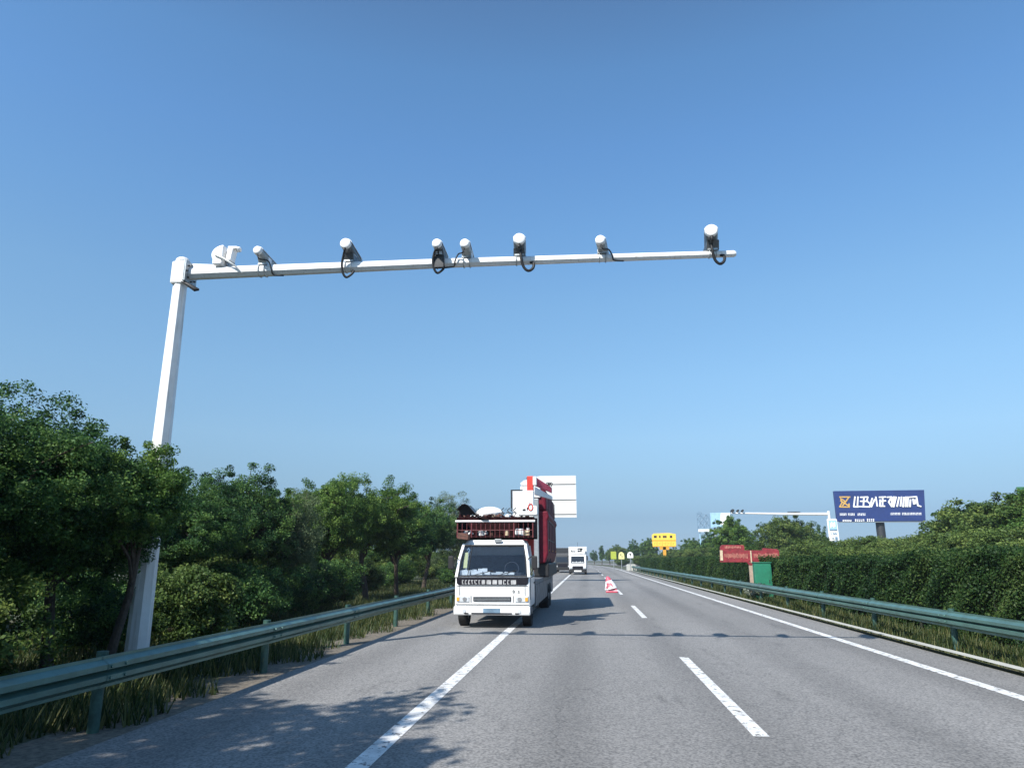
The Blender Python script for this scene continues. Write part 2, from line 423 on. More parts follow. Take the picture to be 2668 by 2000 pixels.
def crown_points(seed, r, nc, per, cz, shell=.45, lumps=9, cl=.20, flat=.75, lump_amt=.55):
    "clumped points filling an uneven crown; returns clump centres and leaf positions"
    rng = np.random.default_rng(seed); r = np.array(r)
    d = rng.normal(size=(nc,3)); d /= np.linalg.norm(d, axis=1, keepdims=True)
    ld = rng.normal(size=(lumps,3)); ld[:,2] = ld[:,2]*.7+.2; ld /= np.linalg.norm(ld, axis=1, keepdims=True)
    la = rng.uniform(.5, 1, lumps)
    bulge = (np.exp(((d@ld.T)-1)*7)*la).max(1)
    rad = (rng.random(nc)**shell)*(1-lump_amt*.6+lump_amt*bulge)
    nt_ = 7 if nc > 250 else 0
    if nt_:
        td = rng.normal(size=(nt_,3)); td[:,2] = np.abs(td[:,2])*1.2+.5; td /= np.linalg.norm(td, axis=1, keepdims=True)
        d[:nt_*2] = np.repeat(td, 2, 0); rad[:nt_*2] = rng.uniform(.90, 1.10, nt_*2)
    c = d*rad[:,None]*r
    c[:,2] += cz
    k = np.repeat(np.arange(nc), per); n = len(k)
    csz = cl*r.mean()*rng.uniform(.55, 1.35, nc)
    csz[:nt_*2] *= .85
    off = rng.normal(size=(n,3)); off /= np.maximum(1, np.linalg.norm(off,axis=1,keepdims=True)/1.75); off *= .55; off[:,2] *= flat
    pos = c[k] + off*csz[k][:,None]
    out = pos - np.array([0,0,cz-.2*r[2]]); out /= np.linalg.norm(out, axis=1, keepdims=True)
    nrm = rng.normal(size=(n,3))*.75 + out*.55 + np.array([0,0,.45])
    ctone = rng.uniform(.05, .88, nc)
    tone = ctone[k] + rng.normal(size=n)*.14
    return c, pos, nrm, tone, rng
def limb_pts(a, b, rng, n=5, sag=.12):
    a, b = np.array(a, float), np.array(b, float); d = np.linalg.norm(b-a)
    pts = []
    for i in range(n+1):
        t = i/n; p = a*(1-t)+b*t + rng.normal(size=3)*d*.035*(0 if i in (0,) else 1)
        p[2] += d*sag*math.sin(math.pi*t)*.5; pts.append(tuple(p))
    return pts
TREES = {}
def tree_proto(key, seed, r, cz, nc, per, leaf, lm, bark='bark', trunk_r=.11, fork=.45, nlimb=16, **kw):
    c, pos, nrm, tone, rng = crown_points(seed, r, nc, per, cz, **kw)
    keep = pos[:,2] > .05; pos, nrm, tone = pos[keep], nrm[keep], tone[keep]
    cm = leaf_mesh('crown', pos, nrm, leaf*rng.uniform(.6,1.35,len(pos)), tone, L[lm])
    t = MB(); fz = cz*fork
    bend = rng.normal(size=2)*.12
    top = (bend[0]*1.5, bend[1]*1.5, cz)
    base = [(0,0,-.1),(0,0,.12),(bend[0]*.4,bend[1]*.4,fz*.5),(bend[0],bend[1],fz),(bend[0]*1.3,bend[1]*1.3,(fz+cz)/2),top]
    t.tube(base, [trunk_r*1.5,trunk_r*1.15,trunk_r,trunk_r*.85,trunk_r*.6,trunk_r*.25], 9)
    idx = rng.choice(len(c), nlimb, replace=False)
    for i in idx:
        s = rng.uniform(0,.9); st = np.array([bend[0]*(1+.3*s), bend[1]*(1+.3*s), fz*(1-s)+cz*s])
        r0 = trunk_r*.5*(1-.5*s)
        pts = limb_pts(st, c[i], rng)
        t.tube(pts, [r0*(1-.85*j/(len(pts)-1)) for j in range(len(pts))], 6)
        e = np.array(pts[3])
        for q in rng.choice(len(c), 2):
            if np.linalg.norm(c[q]-e) < r[0]*1.0:
                p2 = limb_pts(e, c[q], rng, 4); t.tube(p2, [r0*.35*(1-.8*j/4) for j in range(5)], 5)
    tm = t.build('trunk', M[bark], smooth=True)
    co = bpy.data.objects.new('crown', cm); COL.objects.link(co)
    root = empty('tree', (0,0,0)); tm.parent = root; co.parent = root
    TREES[key] = [root, False, cz + r[2]]
    return root
def put_tree(key, name, loc, h, rz, label, group=None, cat='tree', wide=1.0):
    src, used, ph = TREES[key]
    o = copy_tree(src) if used else src
    TREES[key][1] = True
    for ch in o.children:
        ch.name = ch.data.name if not used else ch.name
    o.name = name; s = h/ph; o.location = loc; o.scale = (s*wide, s*wide, s); o.rotation_euler = (0,0,rz)
    tag(o, label, cat, group)
    if not group and 'group' in o: del o['group']
    return o
# near, finely leaved kinds (metres), then coarser far kinds
tree_proto('near_a', 11, (2.3,2.3,1.9), 3.3, 1000, 150, .055, 'deep', trunk_r=.12, lumps=14, cl=.11)
tree_proto('near_b', 23, (1.7,1.7,1.6), 2.9, 760, 145, .052, 'deep', trunk_r=.09, lumps=11, cl=.12)
tree_proto('near_c', 37, (1.45,1.45,1.0), 3.05, 600, 140, .05, 'mid', trunk_r=.08, lumps=9, cl=.13)
tree_proto('mid_a', 41, (2.0,2.0,1.75), 3.3, 720, 125, .064, 'deep', trunk_r=.11, lumps=13, cl=.115, nlimb=22)
tree_proto('mid_b', 55, (2.1,2.1,1.85), 3.4, 860, 125, .068, 'mid', trunk_r=.12, lumps=15, cl=.115, nlimb=18)
tree_proto('mid_c', 68, (1.6,1.6,2.1), 3.2, 560, 90, .062, 'pale', bark='bark_pale', trunk_r=.07, lumps=9, cl=.15, nlimb=26)
tree_proto('far_a', 71, (2.6,2.6,2.5), 3.6, 620, 66, .15, 'mid', trunk_r=.16, lumps=12, cl=.12)
tree_proto('far_b', 83, (3.2,3.2,2.3), 3.2, 720, 70, .15, 'olive', trunk_r=.17, lumps=16, cl=.12)
tree_proto('far_c', 97, (2.2,2.2,2.7), 3.5, 560, 64, .145, 'deep', trunk_r=.15, lumps=10, cl=.12)
tree_proto('mid_d', 62, (2.3,2.3,1.6), 3.3, 800, 125, .068, 'mid', trunk_r=.11, lumps=8, cl=.115, nlimb=20, lump_amt=.8)
tree_proto('poplar', 101, (1.0,1.0,3.4), 3.9, 150, 50, .22, 'deep', trunk_r=.12, lumps=6, cl=.22)
tree_proto('bush_a', 111, (1.25,1.25,.95), .85, 200, 150, .065, 'deep', trunk_r=.04, lumps=9, cl=.2)
tree_proto('bush_b', 123, (1.1,1.1,.8), .75, 170, 150, .06, 'olive', trunk_r=.035, lumps=8, cl=.2)
tree_proto('bush_c', 131, (2.2,2.2,1.6), 1.5, 260, 150, .105, 'olive', trunk_r=.07, lumps=13, cl=.19)

def tree_px(key, px, topy, Y, rz, label, wide=1.0, name='tree', group=None, cat='tree', dz=0):
    p = at(px, topy, Y)
    return put_tree(key, name, (p.x, Y, 0), p.z, rz, label, group, cat, wide)
# ---- left verge row
tree_px('near_a', 40, 1012, 9.3, .4, 'tallest dark leafy tree at the left edge, its crown reaching highest', 1.05)
tree_px('near_b', 215, 1100, 10.6, 2.1, 'dense dark tree between the tallest left tree and the white pole', 1.1)
tree_px('near_c', 350, 1160, 10.6, 1.6, 'slim leafy tree whose crown hangs in front of the white pole', .95)
tree_px('near_b', 490, 1238, 17.2, 4.0, 'dark tree with a pointed tuft just right of the white pole', 1.15)
tree_px('mid_a', 650, 1222, 20.5, 1.0, 'loose airy tree with sky gaps second right of the white pole', 1.0)
tree_px('mid_c', 775, 1285, 21.5, 3.0, 'thin pale grey-green tree with pale trunk beside the round crowned tree', .9)
tree_px('mid_b', 868, 1232, 27.5, .3, 'round bright green tree with full crown in middle of the left row', .95)
tree_px('mid_d', 968, 1248, 30.5, 2.7, 'full green tree with dark bare trunk left of the truck', 1.0)
tree_px('mid_a', 1042, 1288, 34.5, 4.1, 'dark crowned tree with straight trunk, third from the truck', 1.0)
tree_px('mid_a', 1110, 1298, 42, 5.3, 'dusky smaller looking tree second left of the truck', 1.0)
tree_px('mid_c', 1182, 1292, 50, 0.6, 'pale feathery tree right behind the truck cab at left', 1.25)
# second row and trees past the truck
back = [('far_c', -15.5, 12, 5.2, 'dark tree in the second row behind the tallest left tree'),
        ('far_a', -14.5, 19.5, 4.0, 'green tree in the second row behind the white pole'),
        ('far_c', -15.5, 27, 5.0, 'dark tree in the second row behind the airy tree'),
        ('far_a', -16, 36, 5.2, 'green tree in the second row behind the round crowned tree'),
        ('far_c', -16, 47, 5.2, 'dark tree in the second row behind the bare trunks')]
for k, x, y, h, lb in back: put_tree(k, 'tree', (x, y, 0), h, x*y, lb)
for i, y in enumerate((66, 78, 90, 104, 120, 140, 165, 195)):
    put_tree(('far_a','far_c')[i % 2], 'tree', (-9.5+curve_x(y)-(i % 3), y, 0), 5.3+.5*(i % 3), i*1.7,
             'roadside tree in the far left row hidden behind the truck', 'far left row trees')
# tall unseen trees added behind the camera to shade the road in front
for i, (x, y, h) in enumerate(((-9.5,-1.5,9.5),(-10.5,-8,11),(-9,-14,11))):
    put_tree('far_b', 'tree', (x, y, 0), h, i*2.2, 'tall unseen tree added behind the camera to shade the road', 'added shade trees behind the camera')
# shrubs under the left row
sh = [(-8.6,6.3),(-7.9,8.4),(-9.6,9.2),(-8.9,12.6),(-8.2,14.8),(-9.7,15.4),(-8.6,17.5),(-9.9,19.2),(-8.7,21.2),(-8.9,24.2),(-10.4,26.6),(-12,29),(-12,33),(-11.5,38),(-11.5,43),(-9.5,50),(-10.5,56)]
for i, (x, y) in enumerate(sh):
    put_tree(('bush_a','bush_b')[i % 3 == 1], 'shrub', (x, y, 0), 1.5+.45*((i*7) % 5)/4, i*1.3,
             'dark green shrub growing under the left roadside trees', 'shrubs under the left trees', 'shrub')
for i in range(26):
    y = 11 + i*4.2; x = -13.2 - 1.6*((i*5) % 3)
    put_tree('bush_c', 'bush', (x, y, 0), 2.3+.5*((i*3) % 4)/3, i*1.1, 'dark green bush in the thicket behind the left tree row', 'bushes of the thicket behind the left trees', 'bush', 1.2)
# ---- right side: far verge of the opposite carriageway
right = [('far_b', 2440, 1362, 52, 'olive bushy tree touching the right end of the navy billboard', 1.0),
         ('far_a', 2510, 1322, 50, 'leafy tree two right of the navy billboard', 1.2),
         ('far_b', 2585, 1290, 46, 'broad tree near the right edge below the skyline crest', 1.2),
         ('far_b', 2665, 1272, 43, 'highest tree at the right edge of the photo', 1.2),
         ('far_a', 2740, 1265, 40, 'tree just past the right edge of the photo', 1.2),
         ('far_a', 1905, 1345, 84, 'round tree under the left part of the distant white gantry arm', .95),
         ('far_b', 2045, 1338, 80, 'wide light green tree under the middle of the white gantry arm', .85),
         ('far_c', 2135, 1374, 84, 'small dark tree beside the white hanging notice board', .9),
         ('far_c', 1968, 1398, 96, 'low tree between the two round trees under the gantry arm', 1.2),
         ('far_b', 2080, 1420, 66, 'low spreading tree left of the hanging notice board', 1.4),
         ('far_c', 1850, 1385, 125, 'dusky tree left of the round gantry trees', 1.1),
         ('far_a', 1800, 1402, 150, 'bluish tree just right of the yellow board', 1.1),
         ('far_b', 1755, 1425, 165, 'low tree below the right side of the yellow board', 1.2),
         ('far_a', 1690, 1402, 190, 'rounded tree just left of the yellow board', .95),
         ('far_c', 1652, 1408, 200, 'tree above the small white sign', .95),
         ('far_b', 1612, 1418, 230, 'pale distant tree above the pale yellow sign', 1.0),
         ('poplar', 1567, 1415, 240, 'narrow upright distant tree above the lime board', 1.0),
         ('far_a', 1588, 1430, 260, 'low distant tree beside the narrow upright tree', 1.0),
         ('far_c', 1548, 1434, 280, 'small far tree right of the oncoming white truck', 1.0),
         ('far_a', 1460, 1440, 330, 'small far tree left of the oncoming white truck', 1.0),
         ('far_b', 1500, 1442, 420, 'tiny far tree where the road bends out of sight', 1.2),
         ('far_c', 1435, 1445, 400, 'tiny far tree at the end of the left row', 1.2)]
for i, (k, px, ty, Y, lb, w) in enumerate(right): tree_px(k, px, ty, Y, i*1.9, lb, w)
# low bushes in front of those trees
low = [(2150,1400,58),(2215,1396,60),(2270,1398,62),(2330,1394,58),(2385,1388,56),(2440,1400,47),(2500,1385,44),(2560,1372,41),(2630,1365,38),(2690,1352,36),
       (2180,1415,48),(2300,1418,46),(2410,1415,43),(2030,1428,60),(1925,1425,90),(1830,1422,120),(1790,1432,140),(1720,1442,150),(1670,1444,170),(1620,1448,190),(2530,1412,38),(2610,1408,36)]
for i, (px, ty, Y) in enumerate(low):
    p = at(px, ty, Y)
    put_tree('bush_c', 'bush', (p.x, Y, 0), p.z, i*2.3, 'olive green bush in the dense thicket beyond the median hedge', 'bushes of the thicket beyond the hedge', 'bush', 1.25)

# ---- clipped hedge in the median
def hedge(name, x0, x1, y0, y1, h, n, leaf, seed, label, lump=1.0, hs=None):
    rng = np.random.default_rng(seed)
    u = rng.random(n); Y = y0*(y1/y0)**u                   # more leaves nearer
    face = rng.random(n)
    Zr = rng.random(n)**.8
    if hs: h = hs[0]+(hs[1]-hs[0])*(Y-y0)/(y1-y0)
    wob = lump*(.10*np.sin(Y*1.7)+.07*np.sin(Y*4.1+1+Zr*5)+.06*np.sin(Y*.45)+.12*np.sin(Y*2.6+Zr*6)*np.sin(Zr*7+Y*.7))
    dep = np.abs(rng.normal(size=n))*.13
    X = np.where(face < .5, x0 + dep + wob, np.where(face < .85, x0 + rng.random(n)*(x1-x0), x1 - dep))
    Z = np.where((face >= .5) & (face < .85), h - dep*.9 + wob + rng.normal(size=n)*.03, Zr*(h-.02) + wob*.3)
    endm = rng.random(n) < .03
    Y = np.where(endm, np.where(rng.random(n) < .5, y0 + dep, y1 - dep), Y); X = np.where(endm, x0 + rng.random(n)*(x1-x0), X)
    bn = np.where(((face < .5))[:,None], np.array([[-1,0,.3]]), np.where((face < .85)[:,None], np.array([[0,0,1.]]), np.array([[1,0,.2]])))
    pos = np.stack([X, Y-y0, Z], 1); nrm = rng.normal(size=(n,3))*.7 + bn*.7
    tone = .38 + .24*np.sin(Y*2.3+Z*3)*np.sin(Y*.9) + .14*np.sin(Y*.37+2) + rng.normal(size=n)*.20 + np.where(rng.random(n) < .03, .45, 0)
    shoot = rng.random(n) < .035; Z = np.where(shoot & (Z > h-.3), Z + rng.random(n)*.28*(np.sin(Y*17) > .3), Z)
    sz = leaf*np.sqrt(Y/y0)*rng.uniform(.6,1.3,n)
    pos[:,0] -= x0
    if hs: h = min(hs)
    root = empty(name, (x0, y0, 0), 0, label, 'hedge')
    me = leaf_mesh('foliage', pos, nrm, sz, tone, L['hedge']); o = bpy.data.objects.new('foliage', me); COL.objects.link(o); o.parent = root
    c = MB(); st = []; y = y0+.15
    ys = [y0+.2+(y1-y0-.4)*i/60 for i in range(61)]
    for i in range(60):
        a, b_ = ys[i]-y0, ys[i+1]-y0
        for k in range(3):
            xx = .2+(x1-x0-.4)*k/2
            if i % 2 == 0: c.tube([(xx,a,0),(xx+.05,a+.1,h*.5),(xx-.05,a-.1,h*.85)], [.03,.022,.01], 5)
    c.box(((x1-x0)/2+.1, (y1-y0)/2, h*.40), (x1-x0-1.0, y1-y0-.8, h*.74))  # solid dark core box stands in for the hedge's dark inside
    c.build('stems_and_core', M['stem_core_dark'], root)
    return root
M['stem_core_dark'] = mat('stem_core_dark', (.02,.026,.014), .95, var=.2, scale=6)
hedge('hedge', 8.2, 9.9, 9.0, 36.3, 1.80, 230000, .05, 5, 'near clipped hedge right of the green cabinet, with dark tall leafy face', .8, (1.90,1.60))
hedge('hedge', 8.2, 9.9, 38.9, 117, 1.84, 120000, .07, 6, 'long clipped hedge running from the green cabinet to the concrete block', .5)
# pale flowering weeds at the rail foot
tree_proto('weed', 151, (.8,.45,.33), .36, 60, 70, .05, 'flower', trunk_r=.012, lumps=6, cl=.2)
p = at(1960, 1545, 33); put_tree('weed', 'flowering_weed', (7.55, 33.5, 0), .75, 0, 'pale flowering weed under the rail near the green cabinet', None, 'plant')
# grass on the verges (uncountable)
def grass(name, x0, x1, y0, y1, n, seed, hgt=.22, edge=0):
    rng = np.random.default_rng(seed); Y = y0 + (y1-y0)*rng.random(n)**1.7
    X = x0 + (x1-x0)*rng.random(n)
    if edge: X = np.where(X > x1-edge*(.35+.35*np.sin(Y*1.3)+.3*np.sin(Y*3.7)), X-edge*(1+rng.random(n)), X)
    hh = hgt*rng.uniform(.4,1.4,n)*(1+.4*np.sin(X*2.1)*np.sin(Y*1.7))
    a = rng.random(n)*6.283; wv = np.stack([np.cos(a), np.sin(a), np.zeros(n)],1)*.012
    ln = np.stack([np.cos(a+1.3), np.sin(a+1.3), np.zeros(n)],1)*(hh*.45)[:,None]
    b0 = np.stack([X,Y,np.zeros(n)],1); tp = b0 + ln + np.stack([0*X,0*X,hh],1)
    co = np.stack([b0-wv, b0+wv, tp+wv*.2, tp-wv*.2],1).reshape(-1,3).astype(np.float32)
    me = bpy.data.meshes.new(name); me.vertices.add(n*4); me.vertices.foreach_set('co', co.ravel())
    me.loops.add(n*4); me.loops.foreach_set('vertex_index', np.arange(n*4, dtype=np.int32))
    me.polygons.add(n); me.polygons.foreach_set('loop_start', np.arange(0,n*4,4,dtype=np.int32))
    t = me.attributes.new('tone','FLOAT','FACE'); t.data.foreach_set('value', rng.random(n).astype(np.float32))
    me.materials.append(L['grass']); me.update(calc_edges=True)
    o = bpy.data.objects.new(name, me); COL.objects.link(o)
    return tag(o, 'rough green grass on the verge', 'grass', kind='stuff')
grass('grass', -13, -4.85, 2, 60, 100000, 1, .22, 1.0)
tag(grass('grass', 6.8, 8.3, 4, 60, 26000, 2, .18), 'weedy grass strip along the median rail foot', 'grass')

# ================================================================= CAMERA GANTRY
PY = 11.7
pj = at(474, 712, PY); ptop = at(474, 676, PY); pb = at(366, 1545, PY)
px_, pz_ = -7.40, ptop.z
pole = empty('camera_gantry', (px_, PY, 0), 0, 'tall white octagonal pole with a long white arm reaching over the road', 'gantry')
m = MB(); m.tube([(0,0,.02),(0,0,pz_-.05)], [.185,.115], 8, phase=R(22.5)+R(10)); m.build('pole_shaft', M['white_pole'], pole)
m = MB(); m.box((0,0,.02), (.6,.6,.04)); 
for a in range(4):
    m.box((.2*math.cos(a*math.pi/2), .2*math.sin(a*math.pi/2), .14), (.16,.015,.2), Rz(a*math.pi/2))
m.build('base_plate', M['white_pole'], pole)
m = MB(); m.ellipsoid((0,0,pz_-.05), (.13,.13,.09)); m.build('pole_cap', M['white_pole'], pole, smooth=True)
m = MB(); m.box((.0,0,pj.z-.02),(.27,.27,.44)); m.build('collar', M['white_pole'], pole, bevel=.03)
zarm = pj.z - .02
aend = at(1915, 661, PY); alen = aend.x - px_
m = MB(); m.tube([(.19,0,zarm),(alen*.5,0,zarm+.0),(alen-.02,0,aend.z),(alen+.015,0,aend.z)], [.118,.085,.058,.04], 8, phase=R(22.5)); m.build('arm', M['white_pole'], pole)
m = MB()
m.box((.155,0,zarm),(.024,.40,.40)); m.box((.182,0,zarm),(.024,.40,.40))
m.build('flange', M['galv'], pole, bevel=.006)
for a in range(8):
    m = MB(); t = a*math.pi/4
    yy, zz = .16*math.cos(t), zarm+.16*math.sin(t)
    m.tube([(.125,yy,zz),(.222,yy,zz)], .016, 6); m.build('bolt', M['dark_metal'], pole)
m = MB(); m.prism([(.2,zarm+.11),(.75,zarm+.103),(.72,zarm+.16),(.2,zarm+.2)], -.012, .012); m.build('gusset', M['white_pole'], pole)
m = MB(); m.tube([(.10,-.13,zarm-.2),(.22,-.15,zarm-.26),(.38,-.12,zarm-.36),(.44,-.10,zarm-.36)], [.012,.03,.045,.02], 8); m.build('cable_gland', M['black_rubber'], pole, smooth=True)
m = MB()
for k in range(3): m.box((-.03+.006*k, -.172-.0*k, 1.30+.1*k), (.07-.012*k,.006,.09), Rz(R(8)))
m.build('paper_remains', M['letter_white'], pole)
def arm_z(x): 
    t = (x)/alen
    return zarm + (aend.z-zarm)*max(0,(t-.5)*2)
def arm_r(x):
    t = x/alen; return .118+(.085-.118)*t*2 if t < .5 else .085+(.058-.085)*(t-.5)*2
# ---- traffic cameras on the arm
def smooth_path(p, n=5):
    p = [Vector(q) for q in p]; out = []
    for i in range(len(p)-1):
        a, b, c, d = p[max(i-1,0)], p[i], p[i+1], p[min(i+2,len(p)-1)]
        for k in range(n):
            t = k/n; out.append(.5*((2*b)+(c-a)*t+(2*a-5*b+4*c-d)*t*t+(3*b-a-3*c+d)*t**3))
    return out + [p[-1]]
def bullet(px, py, rad, length, yawd, pitchd, label, cable='loop', plate=True, shell='housing'):
    p = at(px, py, PY-.30)                         # middle of the near end cap
    zt = arm_z(p.x-px_); rt = arm_r(p.x-px_)
    mx = p.x + math.sin(R(yawd))*.30
    root = empty('traffic_camera', (mx, PY, zt+rt*.92), 0, label, 'camera', 'traffic cameras along the gantry arm')
    lp = Vector((p.x-mx, -.30, p.z-(zt+rt*.92)))
    d = Vector((math.sin(R(yawd))*math.cos(R(pitchd)), math.cos(R(yawd))*math.cos(R(pitchd)), math.sin(R(pitchd))))
    m = MB(); m.tube([lp+d*.02, lp+d*.05, lp+d*length*.97, lp+d*length], [rad*.97, rad, rad, rad*.9], 20)
    body = m.build('housing', M[shell], root, smooth=True)
    m = MB(); m.tube([lp-d*.035, lp-d*.022, lp+d*.012, lp+d*.03], [rad*.72, rad*.93, rad*1.04, rad*1.04], 22)
    m.build('end_cap', M['white_plastic'], root, smooth=True)
    # sun shield hugging the upper half
    m = MB(); sd = d.cross(Vector((0,0,1))).normalized(); up = sd.cross(d)
    vs, fs = [], []; K = 12
    for q, rr in ((0, 1.10), (1, 1.15)):
        for e in (.03, length*1.04):
            for k in range(K+1):
                t = R(136)*(k/K) + R(22)
                vs.append(lp + d*e + (sd*math.cos(t) + up*math.sin(t))*rad*rr)
    n = K+1
    for k in range(K):
        fs += [(k,k+1,n+k+1,n+k), (2*n+k,3*n+k,3*n+k+1,2*n+k+1), (k,2*n+k,2*n+k+1,k+1), (n+k,n+k+1,3*n+k+1,3*n+k)]
    fs += [(0,n,3*n,2*n),(K,2*n+K,3*n+K,n+K)]
    m.add(vs, fs); m.build('sun_shield', M['white_plastic'], root, smooth=True)
    mid = lp + d*.33
    m = MB(); m.box((0,0,.015),(.17,.15,.03)); m.tube([(0,0,.03),(0,0,max(.08,mid.z-rad*1.3))], .032, 10)
    m.box((mid.x, mid.y, mid.z-rad*1.12), (.10,.20,.035)); 
    m.tube([(0,0,max(.06,mid.z-rad*1.6)),(mid.x,mid.y,mid.z-rad*1.05)], .03, 8)
    m.build('bracket', M['galv'], root, smooth=True)
    for xx in (-.055, .055):
        m = MB(); zc_ = -rt*.92
        m.tube([(xx,(rt+.012)*math.sin(t*.3491),zc_+(rt+.012)*math.cos(t*.3491)) for t in range(19)], .008, 5, caps=False); m.build('u_bolt', M['galv'], root)
    m = MB(); zb_ = mid.z - rad*.75; y0_, y1_ = mid.y-.10, mid.y+.26; w0, w1 = rad*.95, rad*1.0
    m.add([(mid.x-w1,y0_+.02,.012),(mid.x+w1,y0_+.02,.012),(mid.x+w1,y1_,.012),(mid.x-w1,y1_,.012),(mid.x-w0,y0_-.06,zb_),(mid.x+w0,y0_-.06,zb_),(mid.x+w0,y1_+.08,zb_),(mid.x-w0,y1_+.08,zb_)],
          [(0,3,2,1),(4,5,6,7),(0,1,5,4),(1,2,6,5),(2,3,7,6),(3,0,4,7)])
    m.build('mount_box', M[shell], root, bevel=.008)
    if plate:
        m = MB(); m.box((.075,.06,.085),(.016,.13,.17)); m.box((-.075,.06,.085),(.016,.13,.17)); m.build('bracket_cheeks', M['white_plastic'], root, bevel=.006)
    m = MB(); st = lp + d*.02 + Vector((.0,0,-rad*.75)); dz = -rt*1.0
    if cable == 'loop':
        b0 = -rt*1.92
        pts = [st, st+Vector((0,-.03,-.05)), Vector((st.x-.05,-.22,.06)), Vector((st.x-.09,-.17,b0*.5)), Vector((st.x-.075,-.14,b0-.06)), Vector((st.x-.02,-.11,b0-.14)),
               Vector((st.x+.05,-.08,b0-.09)), Vector((st.x+.09,-.05,b0-.02)), Vector((st.x+.075,-.03,b0+.03))]
        m.tube(smooth_path(pts), .021, 8)
    elif cable == 'thick':
        b0 = -rt*1.92
        pts = [st, st+Vector((0,-.02,-.08)), Vector((st.x+.01,-.17,.08)), Vector((st.x+.02,-.16,b0*.5)), Vector((st.x+.06,-.12,b0-.09)), Vector((st.x+.14,-.10,b0-.16)),
               Vector((st.x+.22,-.07,b0-.10)), Vector((st.x+.23,-.05,b0-.0)), Vector((st.x+.17,-.03,b0+.03))]
        m.tube(smooth_path(pts), .026, 8)
    else:
        s = -1 if cable == 'left' else 1
        pts = [st, st+Vector((s*.04,-.01,-.1)), Vector((st.x+s*.14,-.14,.03)), Vector((st.x+s*.2,-.12,-rt)), Vector((st.x+s*.23,-.06,-rt*1.95)), Vector((st.x+s*.4,-.01,-rt*1.98))]
        m.tube(smooth_path(pts), .013, 7)
    m.build('cable', M['black_rubber'], root, smooth=True)
    return root
bullet(671, 652, .080, .76, 0, -3, 'tube camera second from the pole, beside the rounded shroud', 'right', True, 'housing_pale')
bullet(900, 634, .098, .74, -1, -4, 'tube camera with thin black cable loop, third from the pole', 'loop')
c4 = bullet(1138, 634, .085, .62, 1, -4, 'narrow tube camera with dark cabling, left one of the close pair', 'loop', False)
bullet(1211, 634, .085, .70, -1, -5, 'tube camera with bare grey strut, right one of the close pair', 'left', True, 'housing_pale')
bullet(1353, 622, .104, .62, -4, -3, 'tube camera with a thick black cable loop, just right of the close pair', 'thick')
bullet(1564, 625, .086, .66, 7, -3, 'small tube camera between the two thick cabled cameras', 'right', True, 'housing_pale')
bullet(1853, 600, .108, .74, 9, -3, 'highest tube camera with black cable at the free end of arm', 'thick')
# bundle of small flash lamps strapped under the narrow camera
m = MB()
for k in range(3):
    m.box((.012*k, -.13, .05+.075*k), (.14-.012*k,.10,.05), Ry(R(8)))
m.box((.0,-.12,-.10),(.20,.07,.24)); m.build('control_box', M['dark_metal'], c4, bevel=.01)
m = MB()
for k in range(2): m.box((-.035+.075*k,-.186,.045),(.05,.006,.06))
m.build('lens', M['lamp_glass'], c4)
# rounded shroud next to the pole
p = at(585, 700, PY)
sh_ = empty('flash_lamp', (p.x, PY, arm_z(p.x-px_)+arm_r(p.x-px_)*.93), 0, 'big rounded white shroud with a side plate, nearest camera unit to the pole', 'lamp')
m = MB(); prof = []
for k in range(13):
    t = R(90) + R(120)*k/12; prof.append((-.0+.235*math.cos(t)+.03, .20+.185*math.sin(t)))
prof = [(.02,.0),(.03,.385)] + prof[1:] + [(-.17,.0)]
m.prism(prof, -.16, .16); m.build('shroud', M['white_plastic'], sh_, bevel=.03, seg=3)
m = MB(); m.prism([(.075,.08),(.17,.08),(.20,.30),(.28,.31),(.28,.35),(.10,.36)], -.14, .04); m.ellipsoid((.29,-.08,.315), (.045,.06,.042)); m.build('side_plate', M['white_plastic'], sh_, bevel=.008)
m = MB(); m.box((.045,.1,.16),(.022,.30,.26)); m.build('hinge', M['grey_metal'], sh_)
m = MB(); m.tube([(-.10,-.165,.17),(.05,-.17,.10),(.30,-.17,-.06),(.42,-.13,-.19)], [.026,.024,.016,.010], 8); m.build('strut', M['galv'], sh_, smooth=True)

# ================================================================= MAIN TRUCK
TY = 19.2
tx = at(1283, 1458, TY).x
truck = empty('flatbed_truck', (tx, TY, 0), 0, 'white cab-over flatbed truck with maroon body and roof rack on the shoulder', 'truck')
HW = .99
# cab: lower shell, pillars, roof, back
m = MB()
m.prism([(0,.52),(-.015,1.06),(.03,1.30),(1.72,1.30),(1.72,.52)], -HW, HW, 'x')
cab = m.build('cab', M['white_paint'], truck, bevel=.05, seg=3)
m = MB(); RW = .84
vs = []
m.add([(-RW-.02,.40,2.10),(RW+.02,.40,2.10),(RW+.02,1.72,2.10),(-RW-.02,1.72,2.10),
       (-RW+.06,.56,2.27),(RW-.06,.56,2.27),(RW-.06,1.66,2.29),(-RW+.06,1.66,2.29)],
      [(0,3,2,1),(4,5,6,7),(0,1,5,4),(1,2,6,5),(2,3,7,6),(3,0,4,7)])
m.build('cab_roof', M['white_paint'], truck, bevel=.06, seg=3)
for s in (-1, 1):
    m = MB()
    m.tube([(s*(HW-.035),.045,1.28),(s*(HW-.06),.20,1.7),(s*(RW-.005),.43,2.14)], [.055,.045,.05], 8)
    m.build('pillar', M['white_paint'], truck, smooth=True)
m = MB(); m.add([(-HW+.03,1.69,1.29),(HW-.03,1.69,1.29),(HW-.03,1.735,1.29),(-HW+.03,1.735,1.29),(-RW,1.69,2.13),(RW,1.69,2.13),(RW,1.735,2.13),(-RW,1.735,2.13)],
      [(0,3,2,1),(4,5,6,7),(0,1,5,4),(1,2,6,5),(2,3,7,6),(3,0,4,7)]); m.build('cab_back', M['white_paint'], truck)
